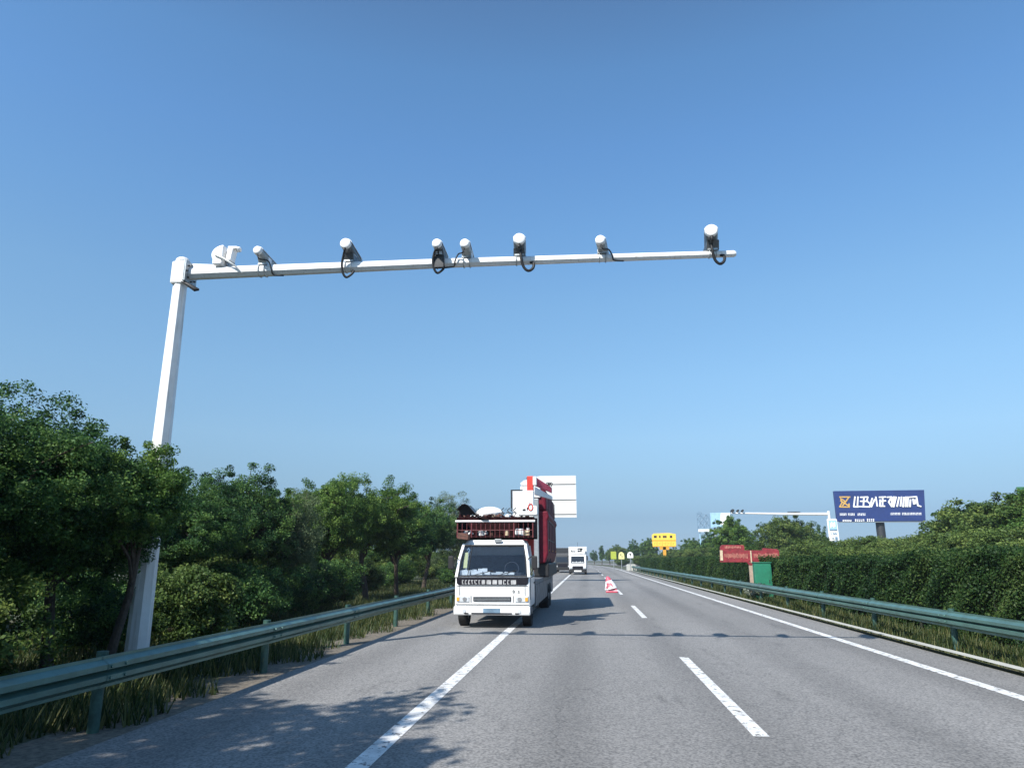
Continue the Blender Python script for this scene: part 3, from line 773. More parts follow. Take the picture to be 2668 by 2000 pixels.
for s in (-1, 1):
    m = MB(); m.add([(s*(HW-.05),1.50,1.29),(s*(HW-.05),1.70,1.29),(s*RW,1.70,2.12),(s*RW,1.50,2.12),(s*(HW-.0),1.50,1.29),(s*(HW-.0),1.70,1.29),(s*(RW+.04),1.70,2.12),(s*(RW+.04),1.50,2.12)],
      [(0,1,2,3),(4,7,6,5),(0,4,5,1),(1,5,6,2),(2,6,7,3),(3,7,4,0)]); m.build('rear_pillar', M['white_paint'], truck)
# glass
def pane(name, q, m_, par, th=.008):
    q = [Vector(v) for v in q]; n = (q[1]-q[0]).cross(q[3]-q[0]).normalized()*th
    return MB().add(q + [v+n for v in q], [(0,3,2,1),(4,5,6,7),(0,1,5,4),(1,2,6,5),(2,3,7,6),(3,0,4,7)]).build(name, m_, par)
pane('windscreen', [(-HW+.06,.028,1.30),(HW-.06,.028,1.30),(RW-.03,.405,2.11),(-RW+.03,.405,2.11)], M['glass'], truck)
for s in (-1, 1):
    pane('side_window', [(s*(HW-.02),.12,1.31),(s*(HW-.02),1.49,1.31),(s*(RW+.005),1.49,2.10),(s*(RW+.005),.50,2.10)], M['glass'], truck)
# rubber surround, divider and top tint
m = MB()
def bar(a, b_, r=.018): m.tube([a, b_], r, 6)
bar((-HW+.07,.012,1.31),(HW-.07,.012,1.31)); bar((-RW+.03,.385,2.105),(RW-.03,.385,2.105), .03)
bar((-HW+.075,.02,1.31),(-RW+.02,.39,2.10)); bar((HW-.075,.02,1.31),(RW-.02,.39,2.10)); bar((-.66,.015,1.31),(-.60,.385,2.10), .011)
m.build('windscreen_seal', M['black_rubber'], truck, smooth=True)
# interior
m = MB(); m.box((0,1.45,1.55),(1.7,.14,.62)); m.box((-.45,1.05,1.34),(.55,.7,.10)); m.box((.45,1.05,1.34),(.55,.7,.10))
m.build('seats', M['seat'], truck, bevel=.03)
m = MB(); m.box((0,.38,1.315),(1.74,.42,.06)); m.tube([(.45+.19*math.cos(t*.3927),.60+.05*math.sin(t*.3927),1.50+.17*math.sin(t*.3927)) for t in range(17)], .014, 6, caps=False)
m.build('dashboard', M['seat'], truck)
m = MB(); rnd = random.Random(3)
for k in range(16):
    x = -.78+.085*k*(1+.1*rnd.random()); hh = rnd.uniform(.05,.13)*(1.3 if k < 7 else .6)
    m.box((x, .22+.10*rnd.random(), 1.35+hh/2), (.09+.05*rnd.random(), .05, hh), Rz(rnd.uniform(-.5,.5)))
m.box((-.76,.21,1.40),(.26,.12,.12)); m.box((-.44,.21,1.395),(.30,.12,.10))
m.build('papers', M['letter_white'], truck)
m = MB(); m.box((-.76,.30,1.72),(.10,.02,.44), Rx(R(-24))); m.build('sun_curtain', M['pale_yellow'], truck)
m = MB(); m.tube([(-.74,.36,1.98+.0),(-.70,.375,2.03),(-.66,.36,1.98),(-.70,.35,1.93)], .012, 6); m.build('sticker', M['pale_blue'], truck)
# black lettered band below the windscreen
m = MB(); m.prism([(-HW+.10,1.09),(HW-.10,1.09),(HW-.05,1.13),(HW-.035,1.285),(-HW+.035,1.285),(-HW+.05,1.13)], -.028, .02)
m.build('front_band', M['black_gloss'], truck, bevel=.012)
m = MB(); rnd = random.Random(12); x = -.80
for wdt in (.05,.06,.06,.05,.08,.05,.10,.13,.13,.10,.08,.06,.15):
    z = 1.165
    if wdt > .09:
        m.box((x+wdt/2, -.031, z), (wdt*.9,.008,.105), Ry(rnd.uniform(-.06,.06)))
    else:
        m.box((x+.012, -.031, z), (.022,.008,.11), Ry(rnd.uniform(-.25,.25))); m.box((x+wdt*.6, -.031, z+.042), (wdt*.6,.008,.02)); m.box((x+wdt*.62, -.031, z-.042), (wdt*.5,.008,.018))
    x += wdt + .028
m.build('lettering', M['letter_grey'], truck)
m = MB()
for k in range(10): 
    t = k*.6283; m.box((.565+.022*math.cos(t), -.018, .93+.03*math.sin(t)), (.016,.006,.016))
m.box((.655,-.018,.905),(.012,.006,.012)); m.box((.70,-.018,.93),(.018,.006,.06)); m.box((.692,-.018,.945),(.016,.006,.02)); m.box((.70,-.018,.90),(.04,.006,.012))
m.build('badge', M['letter_black'], truck)
# grille, lights, bumper, plate
m = MB(); m.box((0,-.012,.74),(1.0,.03,.12)); 
m.build('grille', M['black_gloss'], truck, bevel=.02)
m = MB()
for k in range(3): m.box((0,-.034,.705+.035*k),(.96,.012,.012))
m.build('grille_bar', M['galv'], truck)
for s in (-1, 1):
    m = MB(); m.prism([(s*.60,.66),(s*.93,.66),(s*.955,.82),(s*.60,.80)], -.03, .03); hl = m.build('headlight', M['lamp_glass'], truck, bevel=.02)
    m = MB(); m.disc((s*.72,-.034,.735), .055, (0,1,0), .012); m.build('reflector', M['rim'], hl)
    m = MB(); m.box((s*.90,-.034,.735),(.07,.014,.09)); m.build('indicator', M['orange'], hl)
m = MB(); m.prism([(-.09,.34),(-.11,.42),(-.09,.56),(.10,.56),(.10,.34)], -1.0, 1.0, 'x'); bp_ = m.build('bumper', M['white_paint'], truck, bevel=.03)
m = MB(); m.box((0,-.113,.45),(.44,.010,.13)); m.build('number_plate', M['mid_blue'], bp_)
for s in (-1,1):
    m = MB(); m.disc((s*.72,-.110,.45), .05, (0,1,0), .02); m.build('fog_lamp', M['lamp_glass'], bp_)
m = MB(); m.tube([(-.5,.0,1.335),(-.42,-.0,1.36),(.02,.09,1.46)], .010, 6); m.tube([(.15,.0,1.335),(.24,.0,1.36),(.62,.09,1.46)], .010, 6); m.build('wiper', M['black_rubber'], truck)
# panel gaps, lower intake and tow covers
m = MB()
m.box((0,-.020,.602),(1.92,.012,.014)); m.box((0,-.024,1.072),(1.86,.010,.010))
for s in (-1,1): m.box((s*.86,-.021,.945),(.009,.010,.235)); m.box((s*.56,-.021,.74),(.010,.012,.17))
m.build('panel_gap', M['black_rubber'], truck)
m = MB(); m.box((0,-.115,.385),(1.05,.012,.035)); m.box((-.66,-.115,.385),(.10,.012,.03)); m.box((.66,-.115,.385),(.10,.012,.03)); m.build('air_intake', M['black_gloss'], bp_)
for s in (-1,1):
    m = MB(); m.box((s*(HW+.006),.80,1.285),(.012,1.45,.022)); m.box((s*(HW+.008),.13,1.0),(.012,.012,.56)); m.build('door_seal', M['black_rubber'], truck)
# doors, mirrors, steps
for s in (-1, 1):
    m = MB(); m.box((s*(HW+.004),.80,.98),(.012,1.30,.60)); dr = m.build('door', M['white_paint'], truck, bevel=.006)
    m = MB(); m.box((s*(HW+.02),1.30,1.12),(.03,.16,.04)); m.build('handle', M['black_rubber'], dr)
    m = MB(); m.tube([(s*.93,.15,1.75),(s*1.10,.0,1.86),(s*1.12,-.02,1.55),(s*.99,.05,1.36)], .014, 6)
    mr = m.build('mirror_arm', M['black_rubber'], truck, smooth=True)
    m = MB(); m.box((s*1.11,.0,1.66),(.15,.06,.34)); m.build('mirror', M['black_rubber'], mr, bevel=.025)
# wheels
def wheel(x, y, r, w, par):
    m = MB(); ww = w/2
    prof = [(-ww,r*.62),(-ww,r*.93),(-ww*.8,r),(ww*.8,r),(ww,r*.93),(ww,r*.62)]
    vs, fs = [], []; K = 26
    for k in range(K):
        t = 2*math.pi*k/K
        for a, q in prof: vs.append((a, q*math.cos(t), q*math.sin(t)))
    n = len(prof)
    for k in range(K):
        for j in range(n):
            a, b_ = k*n+j, k*n+(j+1) % n; c, d = ((k+1) % K)*n+j, ((k+1) % K)*n+(j+1) % n
            fs.append((a, b_, d, c))
    m.add(vs, fs); o = m.build('wheel', M['tyre'], par, smooth=True); o.location = (x, y, r)
    m = MB(); m.disc((0,0,0), r*.63, (1,0,0), w*.75, 22); m.disc((0,0,0), r*.25, (1,0,0), w*1.02, 14); m.build('rim', M['rim'], o, bevel=.008)
    return o
for s in (-1, 1):
    wheel(s*.86, .85, .42, .24, truck)
    for y in (8.4, 9.6): wheel(s*.86, y, .44, .36, truck)
# chassis, deck and side skirts
m = MB(); m.box((-.35,6.6,.72),(.10,12.2,.22)); m.box((.35,6.6,.72),(.10,12.2,.22)); m.build('chassis', M['dark_metal'], truck)
m = MB(); m.box((0,7.15,1.10),(2.02,10.7,.12)); m.build('deck', M['skirt'], truck, bevel=.01)
for s in (-1,1):
    m = MB()
    for k in range(6): m.box((s*.985, 2.75+1.74*k, .74), (.045,1.68,.58))
    m.build('side_skirt', M['skirt'], truck, bevel=.01)
m = MB(); m.tube([(.55,2.0,.7),(.55,2.35,.7)], .26, 16); m.build('fuel_tank', M['galv'], truck)
# roof rack with ribbed wall
rz0, rz1 = 2.32, 2.86
m = MB(); m.box((0.0,1.20,rz0+.03),(2.10,1.39,.05)); m.box((0,1.86,(rz0+rz1)/2+.02),(2.14,.05,rz1-rz0+.06)); 
for s in (-1,1): m.box((s*1.055,1.20,(rz0+rz1)/2),(.03,1.34,rz1-rz0))
m.build('roof_rack', M['maroon_rust_shaded'], truck)
m = MB()
m.tube([(-1.10,.49,rz1-.10),(1.10,.49,rz1-.10)], .032, 6)
m.build('rack_rail', M['white_paint'], truck)
for k in range(17):
    x = -1.04+.13*k
    m = MB(); m.tube([(x,.51,rz0+.0),(x,.51,rz1-.13)], .008 if k not in (0,3,12,16) else .020, 6); m.build('rack_post', M['rack_bar'], truck)
m = MB(); m.tube([(-1.05,.515,rz0+.2),(1.05,.515,rz0+.2)], .010, 6); m.build('rack_rail', M['rack_bar'], truck)
m = MB(); rnd = random.Random(5)
m.box((0,.61,rz1-.03),(2.14,.10,.10)); m.box((0,.95,rz1-.05),(2.1,.6,.05))  # front beam, then a flat sheet added to shade the rack's inside
m.build('rack_beam_shade_sheet', M['maroon_rust_shaded'], truck)
for s, x in ((-1,-.72),):
    m = MB(); m.box((x-.12,.40,2.33),(.30,.34,.13), Ry(R(6))); m.tube([(x-.28,.3,2.42),(x+.02,.28,2.40)], .03, 6); m.build('roof_clamp', M['rust'], truck, bevel=.02)
m = MB(); m.box((.10,.43,2.235),(.19,.06,.10)); m.build('marker_lamp', M['grey_metal'], truck, bevel=.015)
# crane behind the cab
m = MB(); m.box((.98-.12,2.05,2.65),(.19,.24,3.0)); m.build('crane_column', M['red_paint'], truck, bevel=.02)
m = MB(); m.box((1.0,2.02,4.0),(.11,.28,.26)); m.build('crane_head', M['white_paint'], truck, bevel=.02)
m = MB(); m.add([(.96,1.92,3.88),(1.47,2.5,3.70),(1.47,2.5,3.86),(.96,1.92,4.16),(.96,2.12,3.88),(1.47,2.72,3.70),(1.47,2.72,3.86),(.96,2.12,4.16)],
      [(0,1,2,3),(4,7,6,5),(0,4,5,1),(1,5,6,2),(2,6,7,3),(3,7,4,0)]); m.build('crane_arm', M['pink_red'], truck, bevel=.015)
m = MB(); m.add([(.99,1.90,3.60),(1.48,2.6,3.50),(1.48,2.6,3.60),(.99,1.90,3.84),(.99,2.12,3.60),(1.48,2.8,3.50),(1.48,2.8,3.60),(.99,2.12,3.84)],
      [(0,1,2,3),(4,7,6,5),(0,4,5,1),(1,5,6,2),(2,6,7,3),(3,7,4,0)]); m.build('crane_ram', M['white_paint'], truck, bevel=.01)
m = MB(); 
for k in range(3): m.tube([(1.30+.05*k,2.38,3.92),(1.34+.06*k,2.42,4.0),(1.40+.05*k,2.46,3.97),(1.36+.05*k,2.44,3.88)], .014, 6)
m.build('hose', M['black_rubber'], truck, smooth=True)
# maroon rear body standing on the deck
yb0, yb1 = 5.6, 12.2
xr = .98
m = MB(); m.prism([(-.1,1.62),(xr+.10,1.62),(xr+.20,1.95),(xr+.19,3.05),(xr+.24,3.18),(xr+.20,3.36),(-.1,3.36)], yb0, yb1)
bd = m.build('rear_body', M['maroon'], truck, bevel=.05)
m = MB(); m.prism([(.22,3.36),(xr+.16,3.36),(xr+.14,4.05),(xr+.02,4.22),(.22,4.24)], yb0+.1, yb1-.2); m.build('upper_body', M['maroon'], bd, bevel=.10, seg=3)
m = MB(); m.prism([(.24,4.245),(xr+.03,4.235),(xr-.06,4.34),(.24,4.36)], yb0+.05, yb1-.3); m.build('body_roof', M['white_paint'], bd, bevel=.03)
m = MB(); m.box((xr-.18,yb0-.13,2.62),(.16,.18,2.3)); m.box((xr-.42,yb0-.09,3.4),(.12,.10,1.4)); m.build('corner_post', M['galv'], bd, bevel=.02)
m = MB(); m.box((xr-.45,yb0+3.2,1.39),(1.35,6.2,.46)); m.build('under_frame', M['black_rubber'], bd, bevel=.05)
for y in (6.5, 8.2): wheel(xr+.02, y, .36, .2, truck).location = (xr+.05, y, 1.52)
m = MB(); m.box((.58,yb0+.06,4.02),(.70,.08,.40)); m.build('front_visor', M['white_paint'], bd, bevel=.03)
m = MB(); m.box((xr+.205,yb0+2.4,3.05),(.012,3.8,.03)); m.box((xr+.205,yb0+2.4,2.4),(.012,5.0,.03)); m.build('trim_strip', M['dark_metal'], bd)
m = MB()
for k in range(5): m.box((xr+.178,yb0+.9+1.25*k,3.70),(.014,.03,.62))
for k in range(5): m.box((xr+.205,yb0+.9+1.25*k,2.5),(.014,.03,1.05))
m.build('body_rib', M['maroon_rust_shaded'], bd)
for k in range(3):
    m = MB(); m.box((xr+.212,yb0+.6+2.6*k,2.05),(.016,.10,.05)); m.build('side_lamp', M['orange'], bd)
# ---- load on the roof rack (things of their own)
def loc(px, py, dy): 
    p = at(px, py, TY+dy); return p
p = loc(1228, 1352, .55)
m = MB(); vs, fs = [], []; K = 12
for q, e in ((0,.0),(1,.014)):
    for y in (-.32,.55):
        for k in range(K+1):
            t = k/K; x = -.36 + .86*t; z = (.36*math.sin(math.pi*min(1,(.42+t*.62)))**.8 if t < .93 else .02) - .02 + e
            z = .42*math.exp(-((t-.24)/.36)**2) - .06 + e
            vs.append((x, y, z))
n = K+1
for k in range(K): fs += [(k,k+1,n+k+1,n+k),(2*n+k,3*n+k,3*n+k+1,2*n+k+1),(k,2*n+k,2*n+k+1,k+1),(n+k,n+k+1,3*n+k+1,3*n+k)]
fs += [(0,n,3*n,2*n),(K,2*n+K,3*n+K,n+K)]
m.add(vs, fs)
back = [(-.36+.86*k/12, .42*math.exp(-((k/12-.24)/.36)**2) - .062) for k in range(13)]
m.prism([(-.36,-.08)] + back + [(.5,-.08)], .02, .54); o = m.build('car_fender', M['fender_dark'], smooth=True); o.location = (p.x-.02, p.y+.15, rz1-.0)
tag(o, 'dark curved car fender at the left end of the roof rack', 'fender')
p = loc(1276, 1345, .9)
m = MB(); m.ellipsoid((0,0,.15),(.38,.30,.17), 18, 10, jit=.05); o = m.build('bundle', M['white_plastic'], smooth=True); o.location = (p.x, p.y, rz1+.0)
tag(o, 'white wrapped bundle lying on the truck roof rack beside the dark fender', 'bundle')
p = loc(1376, 1350, .6)
m = MB(); vs = [(-.27,-.12),(.27,-.12),(.27,.12),(.06,.18),(.04,.26),(-.10,.26),(-.12,.10),(-.27,.06)]
m.prism(vs, -.14, .2); o = m.build('fender', M['white_plastic'], bevel=.06, seg=3); o.location = (p.x, p.y, rz1+.17)
tag(o, 'white moulded car panel with red mark at the rack right end', 'panel')
m = MB(); m.tube([(.08+.06*math.cos(t*.5236),-.146,.10+.09*math.sin(t*.5236)) for t in range(13)], .018, 6, caps=False); m.build('red_mark', M['red_paint'], o)
m = MB(); m.box((-.10,-.147,.03),(.08,.012,.05)); m.box((-.01,-.147,.06),(.03,.012,.07)); m.build('dark_mark', M['letter_black'], o)
p = loc(1363, 1310, 1.45)
cb = empty('cabinet', (p.x, p.y, rz1-.0), 0, 'tall plain white cabinet standing behind the rack beside the red column', 'cabinet')
m = MB(); m.box((0,0,.40),(.62,.38,.80)); m.build('cabinet_body', M['white_paint'], cb, bevel=.012)
m = MB(); m.box((-.325,-.03,.42),(.022,.42,.80)); m.box((-.17,0,.815),(.33,.42,.018)); m.build('edge_trim', M['dark_metal'], cb)
# loose scrap along the rack: countable tins and pipes
rnd = random.Random(21)
for k in range(14):
    x = -1.0+.145*k; zc = rz0+.055
    m = MB()
    if k % 3 == 0: m.tube([(0,0,0),(.03*rnd.random(),0,.16)], .055, 10)
    elif k % 3 == 1: m.prism([(-.07,0),(.08,0),(.06,.10),(.0,.15),(-.08,.11)], -.06, .06)
    else: m.tube([(-.07,0,.03),(.0,.02,.12),(.08,0,.05)], .028, 7)
    o = m.build('scrap_piece', M[('cream','white_plastic','maroon_rust_shaded','rust')[rnd.randrange(4)]], bevel=.008)
    o.location = (tx+x, TY+.64+.2*rnd.random(), zc); o.rotation_euler = (0,0,rnd.random()*3)
    tag(o, 'small piece of scrap metal lying inside the truck roof rack', 'scrap', 'scrap pieces in the roof rack')
m = MB(); m.box((0,0,.10),(.25,.2,.2)); o = m.build('box', M['white_plastic'], bevel=.06, seg=3); o.location = (tx+.66, TY+.72, rz0+.055)
tag(o, 'white rounded box inside the right half of the roof rack', 'box')
m = MB(); m.box((0,0,.11),(.08,.2,.22)); o = m.build('canister', M['white_plastic'], bevel=.015); o.location = (tx+.89, TY+.72, rz0+.055)
tag(o, 'narrow white canister right of the rounded box in the rack', 'canister')
for k in range(22):
    m = MB(); x = -1.0+.088*k+rnd.uniform(-.04,.04); q = k % 3
    if q == 0: m.prism([(-.05,0),(.06,-.01),(.045,.03+.05*rnd.random()),(.0,.05+.05*rnd.random()),(-.06,.03)], -.06, .05)
    elif q == 1: m.tube([(-.07,0,.02),(0,.02,.05+.03*rnd.random()),(.06,-.01,.025)], rnd.uniform(.014,.028), 7)
    else: m.box((0,0,.02),(rnd.uniform(.05,.15),.1,rnd.uniform(.02,.05)), Ry(rnd.uniform(-.5,.5)))
    o = m.build('scrap_piece', M[('cream','white_plastic','maroon_rust_shaded','rust','maroon_rust_shaded')[rnd.randrange(5)]], bevel=.01)
    o.location = (tx+x, TY+.58+.1*rnd.random(), rz1+.02); tag(o, 'small piece of scrap lying along the top beam of the roof rack', 'scrap', 'scrap along the rack top')
p = loc(1310, 1340, .8)
for k in range(5):
    m = MB(); t0 = rnd.random()
    m.tube([(0,0,0),(.02+.05*t0,0,.10),(-.03,.02,.17),(.05,.0,.20+.05*t0)], .016, 6); m.tube([(-.05,0,.12),(.07,0,.10)], .014, 6)
    o = m.build('pipe_fitting', M[('dark_metal','mid_blue')[k % 2]], smooth=True); o.location = (p.x-.02+.085*k, p.y, rz1+.04)
    tag(o, 'dark bent pipe fitting between the white bundle and the cabinet', 'pipe', 'bent pipe fittings on the rack')

# ================================================================= BLANK WHITE SIGN BEHIND THE TRUCK
SY = 58
a = at(1360, 1240, SY); b2 = at(1503, 1350, SY)
sx0, sx1, sz1, sz0 = a.x, b2.x, a.z, b2.z
sg = empty('road_sign', (-5.35, SY+.5, 0), 0, 'large blank white panelled road sign on a cantilever post behind the truck', 'sign')
hs = (sz1-sz0)
ys = [(0,.19),(.19,.53),(.53,.85),(.85,1)]   # seams from the bottom: measured down from the top
tops = [0, 24/110, 64/110, 101/110, 1]
for k in range(4):
    t1, t0 = sz1-hs*tops[k], sz1-hs*tops[k+1]+.065
    m = MB()
    if k == 0:
        m.prism([(sx0,t0),(sx1,t0),(sx1,t1),(sx0+1.5,t1),(sx0+1.0,t1-.08),(sx0+.5,t1-.26),(sx0+.1,t1-.36),(sx0,t1-.5)], -.05, .05)
    else: m.prism([(sx0,t0),(sx1,t0),(sx1,t1),(sx0,t1)], -.05, .05)
    o = m.build('panel', M['white_sign'], sg, bevel=.012); o.location = (5.35, -.5, 0)
m = MB()
for z in (sz0+hs*.12, sz0+hs*.5): m.tube([(0,0,z),(sx1+5.35-.1,-.22,z)], .09, 8)
m.build('sign_arm', M['galv'], sg)
m = MB()
for x in (sx0+.4, (sx0+sx1)/2, sx1-.4): m.box((x+5.35,-.40,(sz0+sz1)/2),(.08,.08,hs*.94))
for k in (1,2,3): m.box(((sx0+sx1)/2+5.35, -.42, sz1-hs*tops[k]+.03), (sx1-sx0-.1, .04, .12))
m.build('stiffener', M['dark_metal'], sg)
m = MB(); m.tube([(0,0,0),(0,0,sz0+hs*.58)], [.24,.18], 12); m.build('post', M['galv'], sg, smooth=True)

# ================================================================= ONCOMING VEHICLES
TY2 = 87
c = at(1505, 1458, TY2)
t2 = empty('box_truck', (c.x, TY2, 0), 0, 'white oncoming truck with dark marks above its windscreen, far up the lane', 'truck')
m = MB(); m.prism([(0,.62),(-.02,1.25),(.22,2.15),(.30,2.32),(1.9,2.36),(1.9,.62)], -1.0, 1.0, 'x'); m.build('cab', M['white_paint'], t2, bevel=.06)
m = MB(); m.add([(-.80,-.03,1.32),(.80,-.03,1.32),(.76,.19,2.12),(-.76,.19,2.12),(-.80,.05,1.32),(.80,.05,1.32),(.76,.28,2.12),(-.76,.28,2.12)],[(0,3,2,1),(4,5,6,7),(0,1,5,4),(1,2,6,5),(2,3,7,6),(3,0,4,7)]); ws = m.build('windscreen', M['glass_dark'], t2)
m = MB(); rnd = random.Random(9)
for k in range(9): m.box((-.62+.155*k, -.035+.04, 1.42+.0), (.11,.03,.05+.14*rnd.random()))
m.build('papers', M['letter_white'], t2)
m = MB(); m.box((0,2.4,2.05),(2.2,.4,2.4)); m.box((0,6.2,2.0),(2.2,7.4,2.3)); m.build('cargo_body', M['white_paint'], t2, bevel=.05)
m = MB(); m.box((-.02,1.2,2.80),(1.9,1.2,.85)); m.build('wind_deflector', M['white_paint'], t2, bevel=.14, seg=3)
m = MB()
for (x, z, w_, h_) in ((.30,2.98,.62,.16),(.25,2.72,.5,.14),(.42,2.84,.2,.3),(-.45,2.66,.44,.12),(.06,2.70,.1,.3),(-.72,2.72,.1,.24)): m.box((x,.595,z),(w_,.012,h_))
m.build('deflector_marks', M['letter_black'], t2)
m = MB(); m.box((0,-.03,.82),(1.24,.05,.34)); m.build('grille', M['black_gloss'], t2, bevel=.02)
m = MB(); m.prism([(-1.0,.28),(1.0,.28),(1.02,.50),(.75,.62),(-.75,.62),(-1.02,.50)], -.10, .25); m.build('bumper', M['black_rubber'], t2, bevel=.03)
m = MB(); m.box((0,-.108,.42),(.85,.012,.16)); m.build('number_plate', M['letter_white'], t2)
for s in (-1,1):
    m = MB(); m.box((s*.80,-.03,.80),(.30,.05,.2)); m.build('headlight', M['lamp_glass'], t2, bevel=.02)
    m = MB(); m.box((s*1.14,.05,1.9),(.14,.08,.5)); m.tube([(s*.95,.1,2.1),(s*1.14,.06,2.1)], .02, 6); m.build('mirror', M['black_rubber'], t2)
    for y in (1.0, 7.6): wheel(s*.9, y, .46, .26, t2)
m = MB(); m.box((0,4.6,.72),(.9,9,.25)); m.build('chassis', M['dark_metal'], t2)
m = MB(); m.tube([(.0,.9,3.2),(0,.9,3.75)], .015, 6); m.build('aerial', M['black_rubber'], t2)
c = at(1466, 1458, 99)
t3 = empty('dark_truck', (c.x, 99, 0), 0, 'dark grey truck half hidden left of the oncoming white truck', 'truck')
m = MB(); m.prism([(0,.6),(0,1.3),(.2,2.3),(.3,2.6),(1.9,2.6),(1.9,.6)], -1.1, 1.1, 'x'); m.build('cab', M['dark_metal'], t3, bevel=.06)
m = MB(); m.add([(-.9,-.02,1.4),(.9,-.02,1.4),(.85,.2,2.25),(-.85,.2,2.25),(-.9,.06,1.4),(.9,.06,1.4),(.85,.29,2.25),(-.85,.29,2.25)],[(0,3,2,1),(4,5,6,7),(0,1,5,4),(1,2,6,5),(2,3,7,6),(3,0,4,7)]); m.build('windscreen', M['glass_dark'], t3)
m = MB(); m.box((0,6.2,2.1),(2.3,8,2.4)); m.build('cargo_body', M['dark_metal'], t3, bevel=.05)
m = MB(); m.box((0,-.04,.5),(2.2,.2,.3)); m.build('bumper', M['black_rubber'], t3, bevel=.03)
m = MB(); m.box((0,-.02,.98),(1.3,.05,.4)); m.build('grille', M['black_gloss'], t3)
m = MB(); m.tube([(1.0,1.2,2.5),(1.0,1.2,3.1)], .12, 8); m.build('exhaust', M['dark_metal'], t3)
for s in (-1,1):
    for y in (1.0, 8.0): wheel(s*.95, y, .48, .28, t3)
    m = MB(); m.box((s*.85,-.02,.85),(.28,.05,.2)); m.build('headlight', M['lamp_glass'], t3)

# ================================================================= TRAFFIC CONE ON THE LANE LINE
p = at(1589, 1541, 40.2)
cn = empty('traffic_cone', (p.x, 40.2, .014), 0, 'battered red and white cone slumped beside the lane dashes', 'cone')
m = MB(); m.box((.10,0,.05),(.62,.5,.10)); m.box((.10,0,.16),(.54,.42,.10)); m.build('cone_base', M['pink_red'], cn, bevel=.03)
m = MB(); m.box((.12,-.0,.105),(.60,.46,.035)); m.build('base_band', M['letter_white'], cn, bevel=.01)
m = MB(); pts = [(.06,0,.2),(.02,0,.40),(-.05,0,.62),(-.10,0,.78),(-.12,0,.84)]
m.tube(pts[:3], [.34,.27,.17], 14); m.build('cone_body', M['letter_white'], cn, smooth=True)
m = MB(); m.tube(pts[2:], [.172,.10,.03], 14); m.build('cone_tip', M['pink_red'], cn, smooth=True)
m = MB()
for k in range(5): m.tube([(-.22+.10*k,-.30+.012*k,.22),(-.24+.07*k+.1,-.27,.36),(-.16+.055*k,-.21,.50)], .028, 6)
m.build('red_stripe', M['pink_red'], cn, smooth=True)

# ================================================================= MEDIAN: RED BOARD ON GREEN CABINET
RY = 37.6
a = at(1876, 1419, RY); b2 = at(2030, 1465, RY); gc = at(1985, 1492, RY)
rb = empty('notice_board', (gc.x, RY, 0), 0, 'wide red board with cream slats set over the hedge gap', 'board')
def rel(px, py): 
    q = at(px, py, RY); return (q.x-gc.x, q.z)
m = MB(); m.prism([rel(1876,1464), rel(1876,1424), rel(1880,1419), rel(1936,1419), rel(1939,1424), rel(1939,1433), rel(1985,1433), rel(1987,1427), rel(2024,1430), rel(2029,1434), rel(2030,1456), rel(2010,1464), rel(1950,1464)], -.06, .06)
m.build('board_panel', M['board_red'], rb, bevel=.01)
m = MB(); m.prism([rel(1945,1464), rel(2008,1464), rel(2003,1472), rel(1952,1472)], -.07, .07); m.build('lower_rail', M['board_red'], rb)
m = MB(); rnd = random.Random(4)
for k in range(46):
    x = 1888+3.05*k
    if 1948 < x < 1962: continue
    q = rel(x, 1447+rnd.uniform(-1,1)); m.box((q[0],-.068,q[1]),(.022,.012,.15+.12*rnd.random()))
for k in range(11):
    q = rel(1889+3.9*k, 1425+rnd.uniform(-.6,.6)); m.box((q[0],-.068,q[1]),(.035,.012,.08+.05*rnd.random()))
m.build('slats', mat('slat_tone', (.62,.28,.20), .6, var=.3, scale=9), rb)
m = MB(); q = rel(1956,1450); m.box((q[0],-.08,q[1]),(.055,.04,.60)); q = rel(1879,1446); m.box((q[0],-.075,q[1]),(.13,.03,.5)); m.build('stile', M['cream'], rb)
q = rel(1958.5,1475); m = MB(); m.box((q[0],0,q[1]/2+.0),(.26,.12,q[1]+.5), None); m.build('support_post', M['tan'], rb)
m = MB(); q = rel(1960,1464); m.box((q[0]+.9,.1,q[1]/2),(.1,.1,q[1])); m.build('rear_post', M['dark_metal'], rb)
CY = 34.3; cp = at(1986, 1490, CY)
gb = empty('cabinet', (cp.x, CY, 0), 0, 'green metal cabinet at the hedge foot below the red board', 'cabinet')
m = MB(); gh = at(1985,1466,CY).z; m.box((0,0,gh/2),(.74,.4,gh)); m.build('cabinet_body', M['green_box'], gb, bevel=.02)
m = MB(); m.box((0,0,gh+.02),(.80,.46,.04)); m.build('cabinet_lid', M['green_box'], gb, bevel=.01)
m = MB(); m.box((.0,-.206,gh/2+.05),(.62,.012,gh-.3)); m.build('door', M['green_box'], gb, bevel=.006)
m = MB(); m.box((.24,-.22,gh/2),(.03,.02,.14)); m.build('handle', M['dark_metal'], gb)
# small white marker post in the left undergrowth
p = at(600, 1512, 16.0)
m = MB(); m.tube([(0,0,0),(.02,0,p.z)], .035, 8); o = m.build('marker_post', M['white_pole']); o.location = (p.x, 16.0, 0)
tag(o, 'thin white marker post standing in the undergrowth below the left trees', 'post')

